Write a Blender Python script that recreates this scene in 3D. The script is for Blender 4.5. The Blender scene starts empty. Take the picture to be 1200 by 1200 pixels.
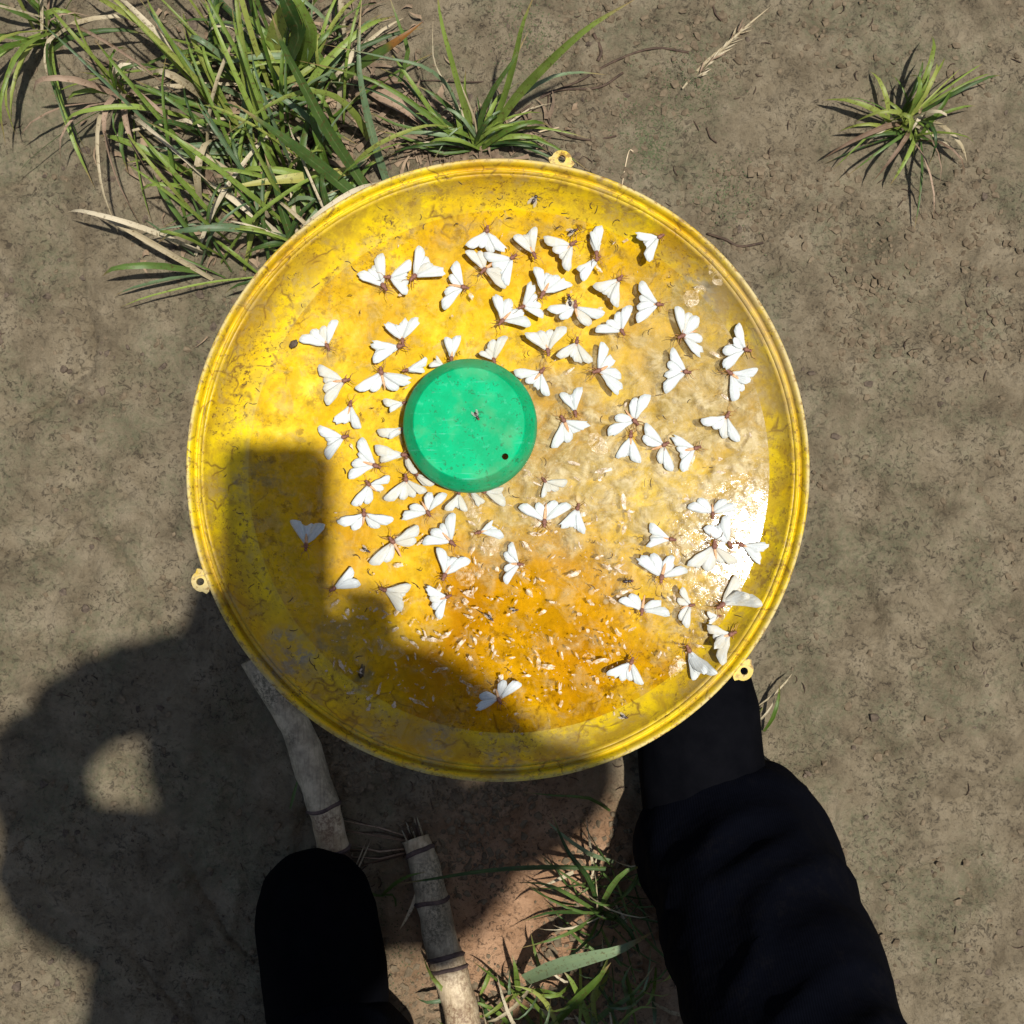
import bpy, bmesh, math, random
import numpy as np
from mathutils import Vector, Matrix, noise
random.seed(7)
scene = bpy.context.scene
COL = scene.collection
R = math.radians

# ------------------------------------------------------------------ camera, sky, sun, exposure
CZ = 1.25                    # the phone is held 1.25 m above the soil, looking straight down
FPX = 1454.0
cam_d = bpy.data.cameras.new('camera')
cam = bpy.data.objects.new('camera', cam_d); COL.objects.link(cam)
cam.location = (0, 0, CZ)
cam_d.sensor_fit = 'HORIZONTAL'; cam_d.sensor_width = 36
cam_d.lens = 36 * FPX / 1200
cam_d.clip_start = 0.002; cam_d.clip_end = 200
cam_d.dof.use_dof = False
scene.camera = cam
SUN = Vector((0.20, -0.030, 1.0)).normalized()
world = bpy.data.worlds.new('World'); scene.world = world; world.use_nodes = True
nt = world.node_tree; nt.nodes.clear()
wo = nt.nodes.new('ShaderNodeOutputWorld'); bg = nt.nodes.new('ShaderNodeBackground')
sky = nt.nodes.new('ShaderNodeTexSky'); sky.sky_type = 'NISHITA'; sky.sun_disc = False
sky.sun_elevation = math.asin(SUN.z); sky.sun_rotation = math.atan2(SUN.x, SUN.y)
sky.dust_density = 1.6
bg.inputs[1].default_value = 0.060
nt.links.new(sky.outputs[0], bg.inputs[0]); nt.links.new(bg.outputs[0], wo.inputs[0])
sl = bpy.data.lights.new('sun', 'SUN'); sl.energy = 4.4; sl.angle = R(1.1); sl.color = (1.0, 0.965, 0.90)
so = bpy.data.objects.new('sun', sl); COL.objects.link(so)
so.rotation_euler = SUN.to_track_quat('Z', 'Y').to_euler(); so.location = (1, 0, 4)
scene.view_settings.view_transform = 'Standard'; scene.view_settings.look = 'None'
scene.view_settings.exposure = 0.22; scene.view_settings.gamma = 1.0
scene.view_settings.use_curve_mapping = False

# ------------------------------------------------------------------ helpers
def W(px, py, z):
    """point of the photograph -> point of the world on the level z"""
    k = (CZ - z) / FPX
    return Vector(((px - 600) * k, (600 - py) * k, z))

def mesh_obj(name, verts, faces, mat, parent=None, smooth=True, uvs=None):
    me = bpy.data.meshes.new(name)
    me.from_pydata([tuple(v) for v in verts], [], faces); me.update()
    if smooth: me.polygons.foreach_set('use_smooth', [True] * len(me.polygons))
    if uvs is not None:
        l = me.uv_layers.new(name='UVMap')
        for lp in me.loops: l.data[lp.index].uv = uvs[lp.vertex_index]
    o = bpy.data.objects.new(name, me); COL.objects.link(o)
    if mat: me.materials.append(mat)
    if parent: o.parent = parent
    return o

def bm_obj(name, bm, mat, parent=None, smooth=True):
    me = bpy.data.meshes.new(name); bm.to_mesh(me); bm.free()
    if smooth: me.polygons.foreach_set('use_smooth', [True] * len(me.polygons))
    o = bpy.data.objects.new(name, me); COL.objects.link(o)
    if mat: me.materials.append(mat)
    if parent: o.parent = parent
    return o

def tag(o, label=None, cat=None, group=None, kind=None):
    if label: o['label'] = label
    if cat: o['category'] = cat
    if group: o['group'] = group
    if kind: o['kind'] = kind
    return o

def empty(name, loc, label, cat, group=None):
    o = bpy.data.objects.new(name, None); COL.objects.link(o); o.location = loc
    o.empty_display_size = 0.02
    return tag(o, label, cat, group)

def catmull(P, n):
    P = [Vector(p) for p in P]
    if len(P) == 2: return [P[0].lerp(P[1], i / (n - 1)) for i in range(n)]
    Q = [P[0] * 2 - P[1]] + P + [P[-1] * 2 - P[-2]]
    out = []
    m = len(P) - 1
    for i in range(n):
        t = i / (n - 1) * m; k = min(int(t), m - 1); f = t - k
        a, b, c, d = Q[k:k + 4]
        out.append(0.5 * ((2 * b) + (c - a) * f + (2 * a - 5 * b + 4 * c - d) * f * f + (3 * b - a - 3 * c + d) * f ** 3))
    return out

def tube_data(P, rad, seg=8, cap=True, base=0, ell=None):
    """verts, faces of a tube along the points P with radius rad (list)"""
    V, F = [], []
    n = len(P); up = Vector((0, 0, 1))
    for i, p in enumerate(P):
        t = (P[min(i + 1, n - 1)] - P[max(i - 1, 0)])
        if t.length < 1e-9: t = Vector((0, 0, 1))
        t.normalize()
        ref = Vector((1, 0, 0)) if abs(t.x) < 0.75 else Vector((0, 1, 0))
        u = t.cross(ref).normalized(); w = t.cross(u)
        for s in range(seg):
            a = 2 * math.pi * s / seg
            e = (1, 1) if ell is None else ell
            V.append(p + (u * math.cos(a) * e[0] + w * math.sin(a) * e[1]) * rad[i])
    for i in range(n - 1):
        for s in range(seg):
            a = base + i * seg + s; b = base + i * seg + (s + 1) % seg
            F.append((a, b, b + seg, a + seg))
    if cap:
        F.append(tuple(base + s for s in range(seg))[::-1])
        F.append(tuple(base + (n - 1) * seg + s for s in range(seg)))
    return V, F

def tube(name, P, rad, mat, parent=None, seg=8, n=None):
    if n: 
        m = len(P); P2 = catmull(P, n)
        rr = [np.interp(i / (n - 1) * (m - 1), range(m), rad) for i in range(n)] if isinstance(rad, (list, tuple)) else [rad] * n
    else:
        P2 = [Vector(p) for p in P]; rr = rad if isinstance(rad, (list, tuple)) else [rad] * len(P)
    V, F = tube_data(P2, rr, seg)
    return mesh_obj(name, V, F, mat, parent)

def lathe(name, prof, seg, mat, parent=None, closed=False):
    V, F = [], []
    n = len(prof)
    for (r, z) in prof:
        for s in range(seg):
            a = 2 * math.pi * s / seg
            V.append((r * math.cos(a), r * math.sin(a), z))
    for i in range(n - 1 if not closed else n):
        j = (i + 1) % n
        for s in range(seg):
            t = (s + 1) % seg
            F.append((i * seg + s, i * seg + t, j * seg + t, j * seg + s))
    o = mesh_obj(name, V, F, mat, parent)
    bm = bmesh.new(); bm.from_mesh(o.data)
    bmesh.ops.remove_doubles(bm, verts=bm.verts, dist=1e-6)
    bmesh.ops.recalc_face_normals(bm, faces=bm.faces)
    bm.to_mesh(o.data); bm.free()
    return o

# ------------------------------------------------------------------ material helpers
class N:
    def __init__(s, name):
        s.m = bpy.data.materials.new(name); s.m.use_nodes = True
        s.t = s.m.node_tree; s.t.nodes.clear()
        s.out = s.t.nodes.new('ShaderNodeOutputMaterial')
    def n(s, typ, **kw):
        nd = s.t.nodes.new(typ)
        for k, v in kw.items(): setattr(nd, k, v)
        return nd
    def l(s, a, b): s.t.links.new(a, b)
    def coords(s, which='Object'):
        return s.n('ShaderNodeTexCoord').outputs[which]
    def noise(s, vec, scale, detail=4, rough=0.55, dist=0.0):
        nd = s.n('ShaderNodeTexNoise'); nd.inputs['Scale'].default_value = scale
        nd.inputs['Detail'].default_value = detail; nd.inputs['Roughness'].default_value = rough
        nd.inputs['Distortion'].default_value = dist
        if vec is not None: s.l(vec, nd.inputs['Vector'])
        return nd.outputs['Fac']
    def ramp(s, fac, stops, interp='LINEAR'):
        nd = s.n('ShaderNodeValToRGB'); nd.color_ramp.interpolation = interp
        el = nd.color_ramp.elements
        while len(el) < len(stops): el.new(0.5)
        for e, (p, c) in zip(el, stops):
            e.position = p; e.color = (c, c, c, 1) if not hasattr(c, '__len__') else (*c, 1)
        s.l(fac, nd.inputs[0]); return nd.outputs[0]
    def mix(s, fac, a, b, typ='MIX'):
        nd = s.n('ShaderNodeMix', data_type='RGBA', blend_type=typ)
        for inp, v in ((nd.inputs[0], fac), (nd.inputs[6], a), (nd.inputs[7], b)):
            if hasattr(v, 'is_output') or isinstance(v, bpy.types.NodeSocket): s.l(v, inp)
            elif hasattr(v, '__len__'): inp.default_value = (*v, 1)
            else: inp.default_value = v if inp == nd.inputs[0] else (v, v, v, 1)
        return nd.outputs[2]
    def math(s, op, a, b=0.0, clamp=False):
        nd = s.n('ShaderNodeMath', operation=op, use_clamp=clamp)
        for inp, v in ((nd.inputs[0], a), (nd.inputs[1], b)):
            if isinstance(v, bpy.types.NodeSocket): s.l(v, inp)
            else: inp.default_value = v
        return nd.outputs[0]
    def blob(s, vec, c, r0, r1, warp=None, amt=0.0):
        """1 inside r0 of the point c, 0 beyond r1 (optionally ragged by a noise value)"""
        nd = s.n('ShaderNodeVectorMath', operation='DISTANCE'); s.l(vec, nd.inputs[0]); nd.inputs[1].default_value = c
        d = nd.outputs['Value']
        if warp is not None:
            d = s.math('ADD', d, s.math('MULTIPLY', s.math('SUBTRACT', warp, 0.5), amt))
        mr = s.n('ShaderNodeMapRange', interpolation_type='SMOOTHSTEP'); s.l(d, mr.inputs[0])
        mr.inputs[1].default_value = r0; mr.inputs[2].default_value = r1
        mr.inputs[3].default_value = 1; mr.inputs[4].default_value = 0
        return mr.outputs[0]
    def bump(s, h, strength=0.3, dist=0.001, prev=None):
        nd = s.n('ShaderNodeBump'); nd.inputs['Strength'].default_value = strength
        nd.inputs['Distance'].default_value = dist; s.l(h, nd.inputs['Height'])
        if prev is not None: s.l(prev, nd.inputs['Normal'])
        return nd.outputs[0]
    def bsdf(s, color, rough=0.6, spec=0.5, normal=None, trans=0.0, sss=0.0, link=True):
        b = s.n('ShaderNodeBsdfPrincipled')
        if isinstance(color, bpy.types.NodeSocket): s.l(color, b.inputs['Base Color'])
        else: b.inputs['Base Color'].default_value = (*color, 1)
        if isinstance(rough, bpy.types.NodeSocket): s.l(rough, b.inputs['Roughness'])
        else: b.inputs['Roughness'].default_value = rough
        b.inputs['Specular IOR Level'].default_value = spec
        if normal is not None: s.l(normal, b.inputs['Normal'])
        if link: s.l(b.outputs[0], s.out.inputs[0])
        return b

# ------------------------------------------------------------------ materials
PANC = W(583.5, 551, 0.45)          # centre of the pan's rim
PAN = Vector((PANC.x, PANC.y, 0.40))
def PL(px, py, z=0.42):               # photo point -> pan-local coordinates for stains
    p = W(px, py, z) - PAN; return (p.x, p.y, p.z)

def mat_pan():
    s = N('yellow_plastic'); v = s.coords()
    flat = s.n('ShaderNodeVectorMath', operation='MULTIPLY'); s.l(v, flat.inputs[0]); flat.inputs[1].default_value = (1, 1, 0)
    fv = flat.outputs[0]
    big = s.noise(v, 14, 5, 0.6); mid = s.noise(v, 55, 5, 0.65); fine = s.noise(v, 420, 3, 0.6); w2 = s.noise(v, 30, 6, 0.7, 1.2)
    col = s.ramp(big, [(0.34, (0.53, 0.305, 0.006)), (0.46, (0.68, 0.452, 0.005)), (0.58, (0.78, 0.565, 0.005))])
    # ochre grime film
    col = s.mix(s.math('MULTIPLY', s.ramp(mid, [(0.45, 0), (0.60, 1)]), 0.5), col, (0.40, 0.265, 0.03))
    # radial distance
    ln = s.n('ShaderNodeVectorMath', operation='LENGTH'); s.l(fv, ln.inputs[0]); r = ln.outputs['Value']
    outer = s.math('MULTIPLY', s.ramp(s.math('MULTIPLY', r, 4.6), [(0.66, 0), (0.80, 1)]), 1.0)
    # brown specks, dense on the wall
    sp = s.ramp(s.noise(v, 330, 5, 0.8), [(0.545, 0), (0.60, 1)])
    spm = s.ramp(s.noise(v, 26, 5, 0.7), [(0.43, 0.05), (0.56, 1)])
    dirt = s.math('MULTIPLY', sp, s.math('MULTIPLY', spm, s.math('ADD', s.math('MULTIPLY', outer, 0.70), 0.20)))
    col = s.mix(dirt, col, (0.10, 0.045, 0.012))
    blot = s.math('MULTIPLY', s.ramp(s.noise(v, 95, 6, 0.75), [(0.55, 0), (0.61, 1)]), s.ramp(s.noise(v, 17, 3, 0.6), [(0.42, 0.05), (0.58, 1)]))
    col = s.mix(s.math('MULTIPLY', blot, 0.6), col, (0.17, 0.095, 0.025))
    # broken curls of dried dirt on the wall
    wv = s.n('ShaderNodeTexVoronoi', feature='DISTANCE_TO_EDGE'); wv.inputs['Scale'].default_value = 34
    jit = s.n('ShaderNodeVectorMath', operation='ADD'); s.l(v, jit.inputs[0])
    nz = s.n('ShaderNodeTexNoise'); nz.inputs['Scale'].default_value = 28; nz.inputs['Detail'].default_value = 3; s.l(v, nz.inputs['Vector'])
    sc = s.n('ShaderNodeVectorMath', operation='SCALE'); s.l(nz.outputs['Color'], sc.inputs[0]); sc.inputs['Scale'].default_value = 0.05
    s.l(sc.outputs[0], jit.inputs[1]); s.l(jit.outputs[0], wv.inputs['Vector'])
    curl = s.ramp(wv.outputs['Distance'], [(0.0, 1), (0.045, 0)])
    cm = s.ramp(s.noise(v, 40, 3, 0.5), [(0.51, 0), (0.57, 1)])
    col = s.mix(s.math('MULTIPLY', s.math('MULTIPLY', curl, cm), s.math('ADD', s.math('MULTIPLY', outer, 0.7), 0.1)), col, (0.13, 0.06, 0.015))
    # tide line of the old liquid level
    tl = s.n('ShaderNodeMapRange'); 
    dd = s.math('ABSOLUTE', s.math('SUBTRACT', s.math('ADD', r, s.math('MULTIPLY', s.math('SUBTRACT', w2, 0.5), 0.02)), 0.168))
    tide = s.math('MULTIPLY', s.ramp(s.math('MULTIPLY', dd, 100), [(0.0, 1), (0.35, 0)]), s.ramp(mid, [(0.40, 0.1), (0.6, 0.9)]))
    col = s.mix(s.math('MULTIPLY', tide, 0.55), col, (0.36, 0.25, 0.12))
    # pale film on the sun side: scum, with sky haze painted in
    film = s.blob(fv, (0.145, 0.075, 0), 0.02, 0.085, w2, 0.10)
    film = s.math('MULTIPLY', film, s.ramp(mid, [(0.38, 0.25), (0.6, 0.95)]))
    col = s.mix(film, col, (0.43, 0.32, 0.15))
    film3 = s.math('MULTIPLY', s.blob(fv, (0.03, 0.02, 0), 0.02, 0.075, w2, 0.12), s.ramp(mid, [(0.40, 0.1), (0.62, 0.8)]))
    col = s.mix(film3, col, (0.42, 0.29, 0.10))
    # grey mould and mud patches
    for (px, py, r0, r1, a) in ((338, 768, 0.004, 0.026, 1.0), (424, 792, 0.001, 0.013, 0.9), (345, 402, 0.0, 0.013, .6), (512, 868, 0.002, 0.022, .75), (590, 880, 0.004, 0.02, .6),
                                (440, 850, 0.002, 0.02, .6), (375, 420, 0.002, 0.018, .5), (655, 876, 0.002, 0.03, .5), (395, 745, 0.002, 0.018, .6), (812, 345, 0.004, 0.030, .7), (300, 560, 0.004, 0.02, .7)):
        b = s.blob(fv, tuple(PL(px, py)[:2]) + (0,), r0, r1, w2, 0.05)
        b = s.math('MULTIPLY', b, s.ramp(s.noise(v, 120, 4, 0.7), [(0.42, 0.15), (0.56, 1)]))
        col = s.mix(s.math('MULTIPLY', b, a), col, s.mix(fine, (0.12, 0.10, 0.07), (0.38, 0.36, 0.30)))
    # brown scum ring on the upper wall
    wallm = s.ramp(s.math('MULTIPLY', r, 5.0), [(0.875, 0), (0.925, 1), (0.965, 1), (0.985, 0.2)])
    col = s.mix(s.math('MULTIPLY', wallm, s.ramp(w2, [(0.42, 0.05), (0.58, 0.6)])), col, (0.30, 0.165, 0.022))
    wg = s.math('MULTIPLY', outer, s.math('MULTIPLY', s.ramp(s.noise(v, 33, 7, 0.8), [(0.50, 0), (0.58, 1)]), 0.42))
    col = s.mix(wg, col, s.mix(s.ramp(w2, [(0.45, 0), (0.55, 1)]), (0.27, 0.155, 0.025), (0.38, 0.29, 0.13)))
    # worn, sun-bleached lip
    lip = s.ramp(s.math('MULTIPLY', r, 4.0), [(0.795, 0), (0.80, 1)])
    col = s.mix(s.math('MULTIPLY', lip, s.ramp(mid, [(0.38, 0.1), (0.58, 0.8)])), col, (0.60, 0.50, 0.25))
    col = s.mix(s.math('MULTIPLY', lip, s.ramp(s.noise(v, 200, 5, 0.75), [(0.53, 0), (0.59, 0.85)])), col, (0.25, 0.13, 0.03))
    # white scratches
    wav = s.n('ShaderNodeTexWave'); wav.inputs['Scale'].default_value = 3.1; wav.inputs['Distortion'].default_value = 1.0
    nb = s.bump(mid, 0.35, 0.0012); nb = s.bump(fine, 0.3, 0.0003, nb)
    s.bsdf(col, s.ramp(mid, [(0.36, 0.38), (0.6, 0.62)]), 0.22, nb)
    return s.m

def mat_water():
    s = N('cloudy_liquid'); v = s.coords()
    w = s.noise(v, 26, 6, 0.7, 1.0); m = s.noise(v, 75, 6, 0.7, 0.6); f = s.noise(v, 700, 3, 0.7)
    # ripples and surface film: fine bump
    hb = s.math('ADD', s.math('MULTIPLY', m, 1.0), s.math('MULTIPLY', f, 0.25))
    # debris crust towards the sun side, also a mask painting the milky sheen
    crust_sheen = s.blob(v, (PL(850, 650)[0], PL(850, 650)[1], 0), 0.010, 0.090, w, 0.09)
    nb = s.bump(hb, 0.10, 0.0006)
    grit = s.noise(v, 520, 4, 0.8)
    nc = s.bump(grit, 0.9, 0.0007, nb)
    tint = s.ramp(w, [(0.36, (0.91, 0.84, 0.47)), (0.50, (0.95, 0.905, 0.64)), (0.60, (0.98, 0.95, 0.78))])
    amber_reflection = s.math('MAXIMUM', s.blob(v, (PL(635, 735)[0], PL(635, 735)[1], 0), 0.04, 0.115, w, 0.10), s.math('MULTIPLY', s.blob(v, (PL(655, 480)[0], PL(655, 480)[1], 0), 0.005, 0.045, w, 0.05), .7))  # amber darkening: the person's reflection without sky glare, painted into the tint
    tint = s.mix(s.math('MULTIPLY', amber_reflection, 0.9), tint, (0.79, 0.64, 0.17))
    tr = s.n('ShaderNodeBsdfTransparent'); s.l(tint, tr.inputs[0])
    di = s.n('ShaderNodeBsdfDiffuse'); f = s.math('ADD', s.math('MULTIPLY', s.noise(v, 300, 6, 0.8), 0.4), s.math('MULTIPLY', s.noise(v, 48, 5, 0.6, 1.5), 0.6))
    f = s.ramp(f, [(0.38, 0), (0.60, 1)])
    s.l(s.mix(f, (0.42, 0.31, 0.105), (0.68, 0.57, 0.34)), di.inputs[0]); s.l(nb, di.inputs[1])
    # scum film, with the milky sky sheen put into its pale diffuse colour
    reg = s.blob(v, (PL(690, 540)[0], PL(690, 540)[1], 0), 0.03, 0.09, w, 0.10)
    reg2 = s.blob(v, (PL(590, 605)[0], PL(590, 605)[1], 0), 0.01, 0.05, w, 0.07)
    reg3 = s.blob(v, (PL(815, 540)[0], PL(815, 540)[1], 0), 0.04, 0.14, w, 0.10)
    regs = s.math('MAXIMUM', reg, s.math('MAXIMUM', s.math('MAXIMUM', reg2, reg3), crust_sheen))
    film = s.math('MULTIPLY', regs, s.ramp(m, [(0.38, 0.20), (0.60, 0.66)]))
    film = s.math('ADD', film, s.math('MULTIPLY', s.ramp(m, [(0.51, 0), (0.62, 1)]), 0.22), clamp=True)
    mx = s.n('ShaderNodeMixShader'); s.l(film, mx.inputs[0]); s.l(tr.outputs[0], mx.inputs[1]); s.l(di.outputs[0], mx.inputs[2])
    g = s.n('ShaderNodeBsdfGlossy'); g.inputs['Roughness'].default_value = 0.06; s.l(nb, g.inputs['Normal'])
    fr = s.n('ShaderNodeFresnel'); fr.inputs[0].default_value = 1.34; s.l(nb, fr.inputs['Normal'])
    crumb = s.ramp(s.noise(v, 210, 6, 0.8, 0.5), [(0.50, 1), (0.545, 0)])
    dry = s.math('SUBTRACT', 1.0, s.math('MULTIPLY', s.math('MAXIMUM', s.math('MULTIPLY', s.ramp(w, [(0.40, 0.9), (0.6, 1.0)]), 0.985), 0.5), crumb))
    m2 = s.n('ShaderNodeMixShader'); s.l(s.math('MULTIPLY', fr.outputs[0], dry), m2.inputs[0]); s.l(mx.outputs[0], m2.inputs[1]); s.l(g.outputs[0], m2.inputs[2])
    g2 = s.n('ShaderNodeBsdfGlossy'); g2.inputs['Roughness'].default_value = 0.36; s.l(nc, g2.inputs['Normal'])
    fc = s.math('MULTIPLY', s.math('MULTIPLY', crust_sheen, dry), s.math('MULTIPLY', s.ramp(m, [(0.42, 0.2), (0.55, 1)]), 0.040))
    m3 = s.n('ShaderNodeMixShader'); s.l(fc, m3.inputs[0]); s.l(m2.outputs[0], m3.inputs[1]); s.l(g2.outputs[0], m3.inputs[2])
    s.l(m3.outputs[0], s.out.inputs[0])
    return s.m

def mat_green():
    s = N('green_plastic'); v = s.coords()
    m = s.noise(v, 60, 5, 0.6); f = s.noise(v, 500, 3, 0.6)
    col = s.ramp(m, [(0.36, (0.0, 0.325, 0.122)), (0.62, (0.0, 0.44, 0.178))])
    col = s.mix(s.math('MULTIPLY', s.ramp(s.noise(v, 180, 4, 0.7), [(0.58, 0), (0.66, 1)]), 0.25), col, (0.10, 0.55, 0.34))
    col = s.mix(s.ramp(s.noise(v, 240, 5, 0.8), [(0.57, 0), (0.62, 0.75)]), col, (0.02, 0.13, 0.05))
    st = s.n('ShaderNodeTexNoise'); mp = s.n('ShaderNodeMapping'); s.l(v, mp.inputs[0]); mp.inputs['Scale'].default_value = (30, 420, 1); mp.inputs['Rotation'].default_value = (0, 0, .6)
    s.l(mp.outputs[0], st.inputs['Vector']); st.inputs['Scale'].default_value = 1.0; st.inputs['Detail'].default_value = 3
    col = s.mix(s.math('MULTIPLY', s.ramp(st.outputs['Fac'], [(0.62, 0), (0.68, 0.6)]), s.ramp(m, [(0.46, 0), (0.56, 1)])), col, (0.10, 0.50, 0.33))
    col = s.mix(s.math('MULTIPLY', s.ramp(s.noise(v, 34, 4, 0.6), [(0.50, 0), (0.62, 1)]), 0.30), col, (0.16, 0.34, 0.16))
    nb = s.bump(m, 0.25, 0.0008); nb = s.bump(f, 0.15, 0.0002, nb)
    s.bsdf(col, s.ramp(m, [(0.36, 0.30), (0.62, 0.48)]), 0.04, nb)
    return s.m

def mat_leafy(name, c0, c1, tip=(0.30, 0.22, 0.09), tip0=0.80, mid=(0.30, 0.36, 0.16), transl=0.28, rough=0.42):
    s = N(name); uv = s.coords('UV'); ob = s.coords('Object')
    sep = s.n('ShaderNodeSeparateXYZ'); s.l(uv, sep.inputs[0])
    info = s.n('ShaderNodeObjectInfo')
    n1 = s.noise(ob, 45, 4, 0.6)
    st = s.n('ShaderNodeTexNoise'); mp = s.n('ShaderNodeMapping'); s.l(uv, mp.inputs[0]); mp.inputs['Scale'].default_value = (22, 1.2, 1)
    s.l(mp.outputs[0], st.inputs['Vector']); st.inputs['Scale'].default_value = 1.6
    fac = s.math('ADD', s.math('MULTIPLY', n1, 0.5), s.math('ADD', s.math('MULTIPLY', st.outputs['Fac'], 0.35), s.math('MULTIPLY', s.math('SUBTRACT', info.outputs['Random'], 0.35), 0.5)))
    col = s.ramp(fac, [(0.25, c0), (0.70, c1)])
    rib = s.ramp(s.math('ABSOLUTE', s.math('SUBTRACT', sep.outputs['X'], 0.5)), [(0.0, 1), (0.07, 0)])
    col = s.mix(s.math('MULTIPLY', rib, s.ramp(n1, [(0.42, 0.05), (0.58, 0.42)])), col, mid)
    tp = s.ramp(s.math('ADD', sep.outputs['Y'], s.math('MULTIPLY', s.math('SUBTRACT', n1, 0.5), 0.25)), [(tip0, 0), (min(tip0 + 0.12, 1.0), 1)])
    col = s.mix(tp, col, tip)
    spot = s.ramp(s.noise(ob, 260, 4, 0.7), [(0.56, 0), (0.62, 0.65)])
    col = s.mix(spot, col, (0.10, 0.06, 0.02))
    b = s.bsdf(col, rough, 0.45, s.bump(st.outputs['Fac'], 0.25, 0.0006), link=False)
    t = s.n('ShaderNodeBsdfTranslucent'); s.l(s.mix(0.6, col, (0.5, 0.62, 0.05), 'MULTIPLY'), t.inputs[0])
    s.l(col, t.inputs[0])
    mx = s.n('ShaderNodeMixShader'); mx.inputs[0].default_value = transl
    s.l(b.outputs[0], mx.inputs[1]); s.l(t.outputs[0], mx.inputs[2]); s.l(mx.outputs[0], s.out.inputs[0])
    return s.m

def mat_simple(name, c0, c1, scale=60, rough=0.7, spec=0.3, bumpd=0.001, bs=0.4, detail=5):
    s = N(name); v = s.coords(); n = s.noise(v, scale, detail, 0.65)
    col = s.ramp(n, [(0.3, c0), (0.7, c1)])
    s.bsdf(col, rough, spec, s.bump(n, bs, bumpd))
    return s.m

def mat_wing(wet=False):
    s = N('wet_shaded_moth_wing' if wet else 'moth_wing'); v = s.coords('UV'); ob = s.coords('Object')
    sep = s.n('ShaderNodeSeparateXYZ'); s.l(v, sep.inputs[0])
    wv = s.math('SINE', s.math('MULTIPLY', sep.outputs['X'], 46.0))
    veins = s.ramp(wv, [(0.55, 0), (0.98, 0.65)])
    col = s.mix(veins, (0.80, 0.84, 0.835), (0.60, 0.64, 0.65))
    edge = s.ramp(s.noise(ob, 200, 4, 0.65), [(0.46, 0), (0.60, 0.6)])
    col = s.mix(edge, col, (0.66, 0.69, 0.66))
    oi = s.n('ShaderNodeObjectInfo'); col = s.mix(s.math('MULTIPLY', oi.outputs['Random'], 0.22), col, (0.50, 0.50, 0.44))
    if wet: col = s.mix(s.ramp(s.noise(ob, 150, 4, .7), [(.42, .2), (.58, .65)]), col, (0.66, 0.60, 0.45))
    root = s.ramp(sep.outputs['Y'], [(0.0, 0.8), (0.16, 0)])
    col = s.mix(root, col, (0.55, 0.36, 0.27))
    b = s.bsdf(col, 0.6, 0.25, s.bump(wv, 0.25, 0.0002), link=False)
    t = s.n('ShaderNodeBsdfTranslucent'); s.l(col, t.inputs[0])
    mx = s.n('ShaderNodeMixShader'); mx.inputs[0].default_value = 0.22
    s.l(b.outputs[0], mx.inputs[1]); s.l(t.outputs[0], mx.inputs[2]); s.l(mx.outputs[0], s.out.inputs[0])
    return s.m

def mat_ground():
    s = N('damp_soil'); v = s.coords()
    big = s.noise(v, 3.2, 4, 0.5); mid = s.noise(v, 24, 8, 0.68, 0.4); fine = s.noise(v, 190, 6, 0.72); grit = s.noise(v, 700, 3, 0.7)
    col = s.ramp(mid, [(0.34, (0.122, 0.093, 0.054)), (0.50, (0.192, 0.152, 0.094)), (0.64, (0.250, 0.203, 0.132))])
    # redder soil, its colour also lightened to paint the sunlit patch before the person
    red = s.blob(v, (0.04, -0.42, 0), 0.06, 0.22, mid, 0.10)
    col = s.mix(red, col, s.ramp(mid, [(0.38, (0.27, 0.145, 0.072)), (0.6, (0.46, 0.27, 0.155))]))
    # mossy tinge
    moss = s.math('MULTIPLY', s.ramp(s.noise(v, 9, 6, 0.7), [(0.47, 0), (0.58, 1)]), s.ramp(fine, [(0.42, 0.1), (0.60, 0.75)]))
    moss = s.math('MULTIPLY', moss, s.math('MULTIPLY', s.math('SUBTRACT', 1.0, red), 0.7))
    col = s.mix(moss, col, (0.105, 0.120, 0.062))
    # dark pits and dead matter
    pit = s.math('MULTIPLY', s.ramp(s.noise(v, 170, 6, 0.8, 1.0), [(0.54, 0), (0.60, 1)]), s.ramp(s.noise(v, 14, 4, 0.7), [(0.40, 0.15), (0.56, 1)]))
    col = s.mix(s.math('MULTIPLY', pit, 0.8), col, (0.045, 0.032, 0.020))
    col = s.mix(s.ramp(grit, [(0.62, 0), (0.75, 0.35)]), col, (0.36, 0.30, 0.22))
    nb = s.bump(mid, 0.8, 0.007); nb = s.bump(fine, 1.0, 0.0034, nb); nb = s.bump(pit, 0.6, -0.002, nb)
    s.bsdf(col, s.ramp(mid, [(0.3, 0.55), (0.6, 0.85)]), 0.35, nb)
    return s.m

def mat_cane(name, c0, c1, stain):
    s = N(name); v = s.coords(); n = s.noise(v, 42, 5, 0.7); f = s.noise(v, 300, 5, 0.8); w = s.noise(v, 16, 4, 0.6)
    mp = s.n('ShaderNodeMapping'); s.l(v, mp.inputs[0]); mp.inputs['Scale'].default_value = (420, 24, 420); mp.inputs['Rotation'].default_value = (0, 0, -.22)
    st = s.n('ShaderNodeTexNoise'); st.inputs['Scale'].default_value = 1.0; st.inputs['Detail'].default_value = 4; s.l(mp.outputs[0], st.inputs['Vector'])
    col = s.ramp(n, [(0.38, c0), (0.60, c1)])
    col = s.mix(s.ramp(st.outputs['Fac'], [(0.50, 0), (0.62, 0.40)]), col, tuple(k * .6 for k in c0))
    col = s.mix(s.math('MULTIPLY', s.ramp(w, [(0.50, 0), (0.62, .8)]), s.ramp(f, [(0.46, 0.1), (0.56, 1)])), col, stain)
    s.bsdf(col, 0.62, 0.3, s.bump(f, 0.5, 0.0006, s.bump(st.outputs['Fac'], 0.6, 0.0008)))
    return s.m

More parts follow.
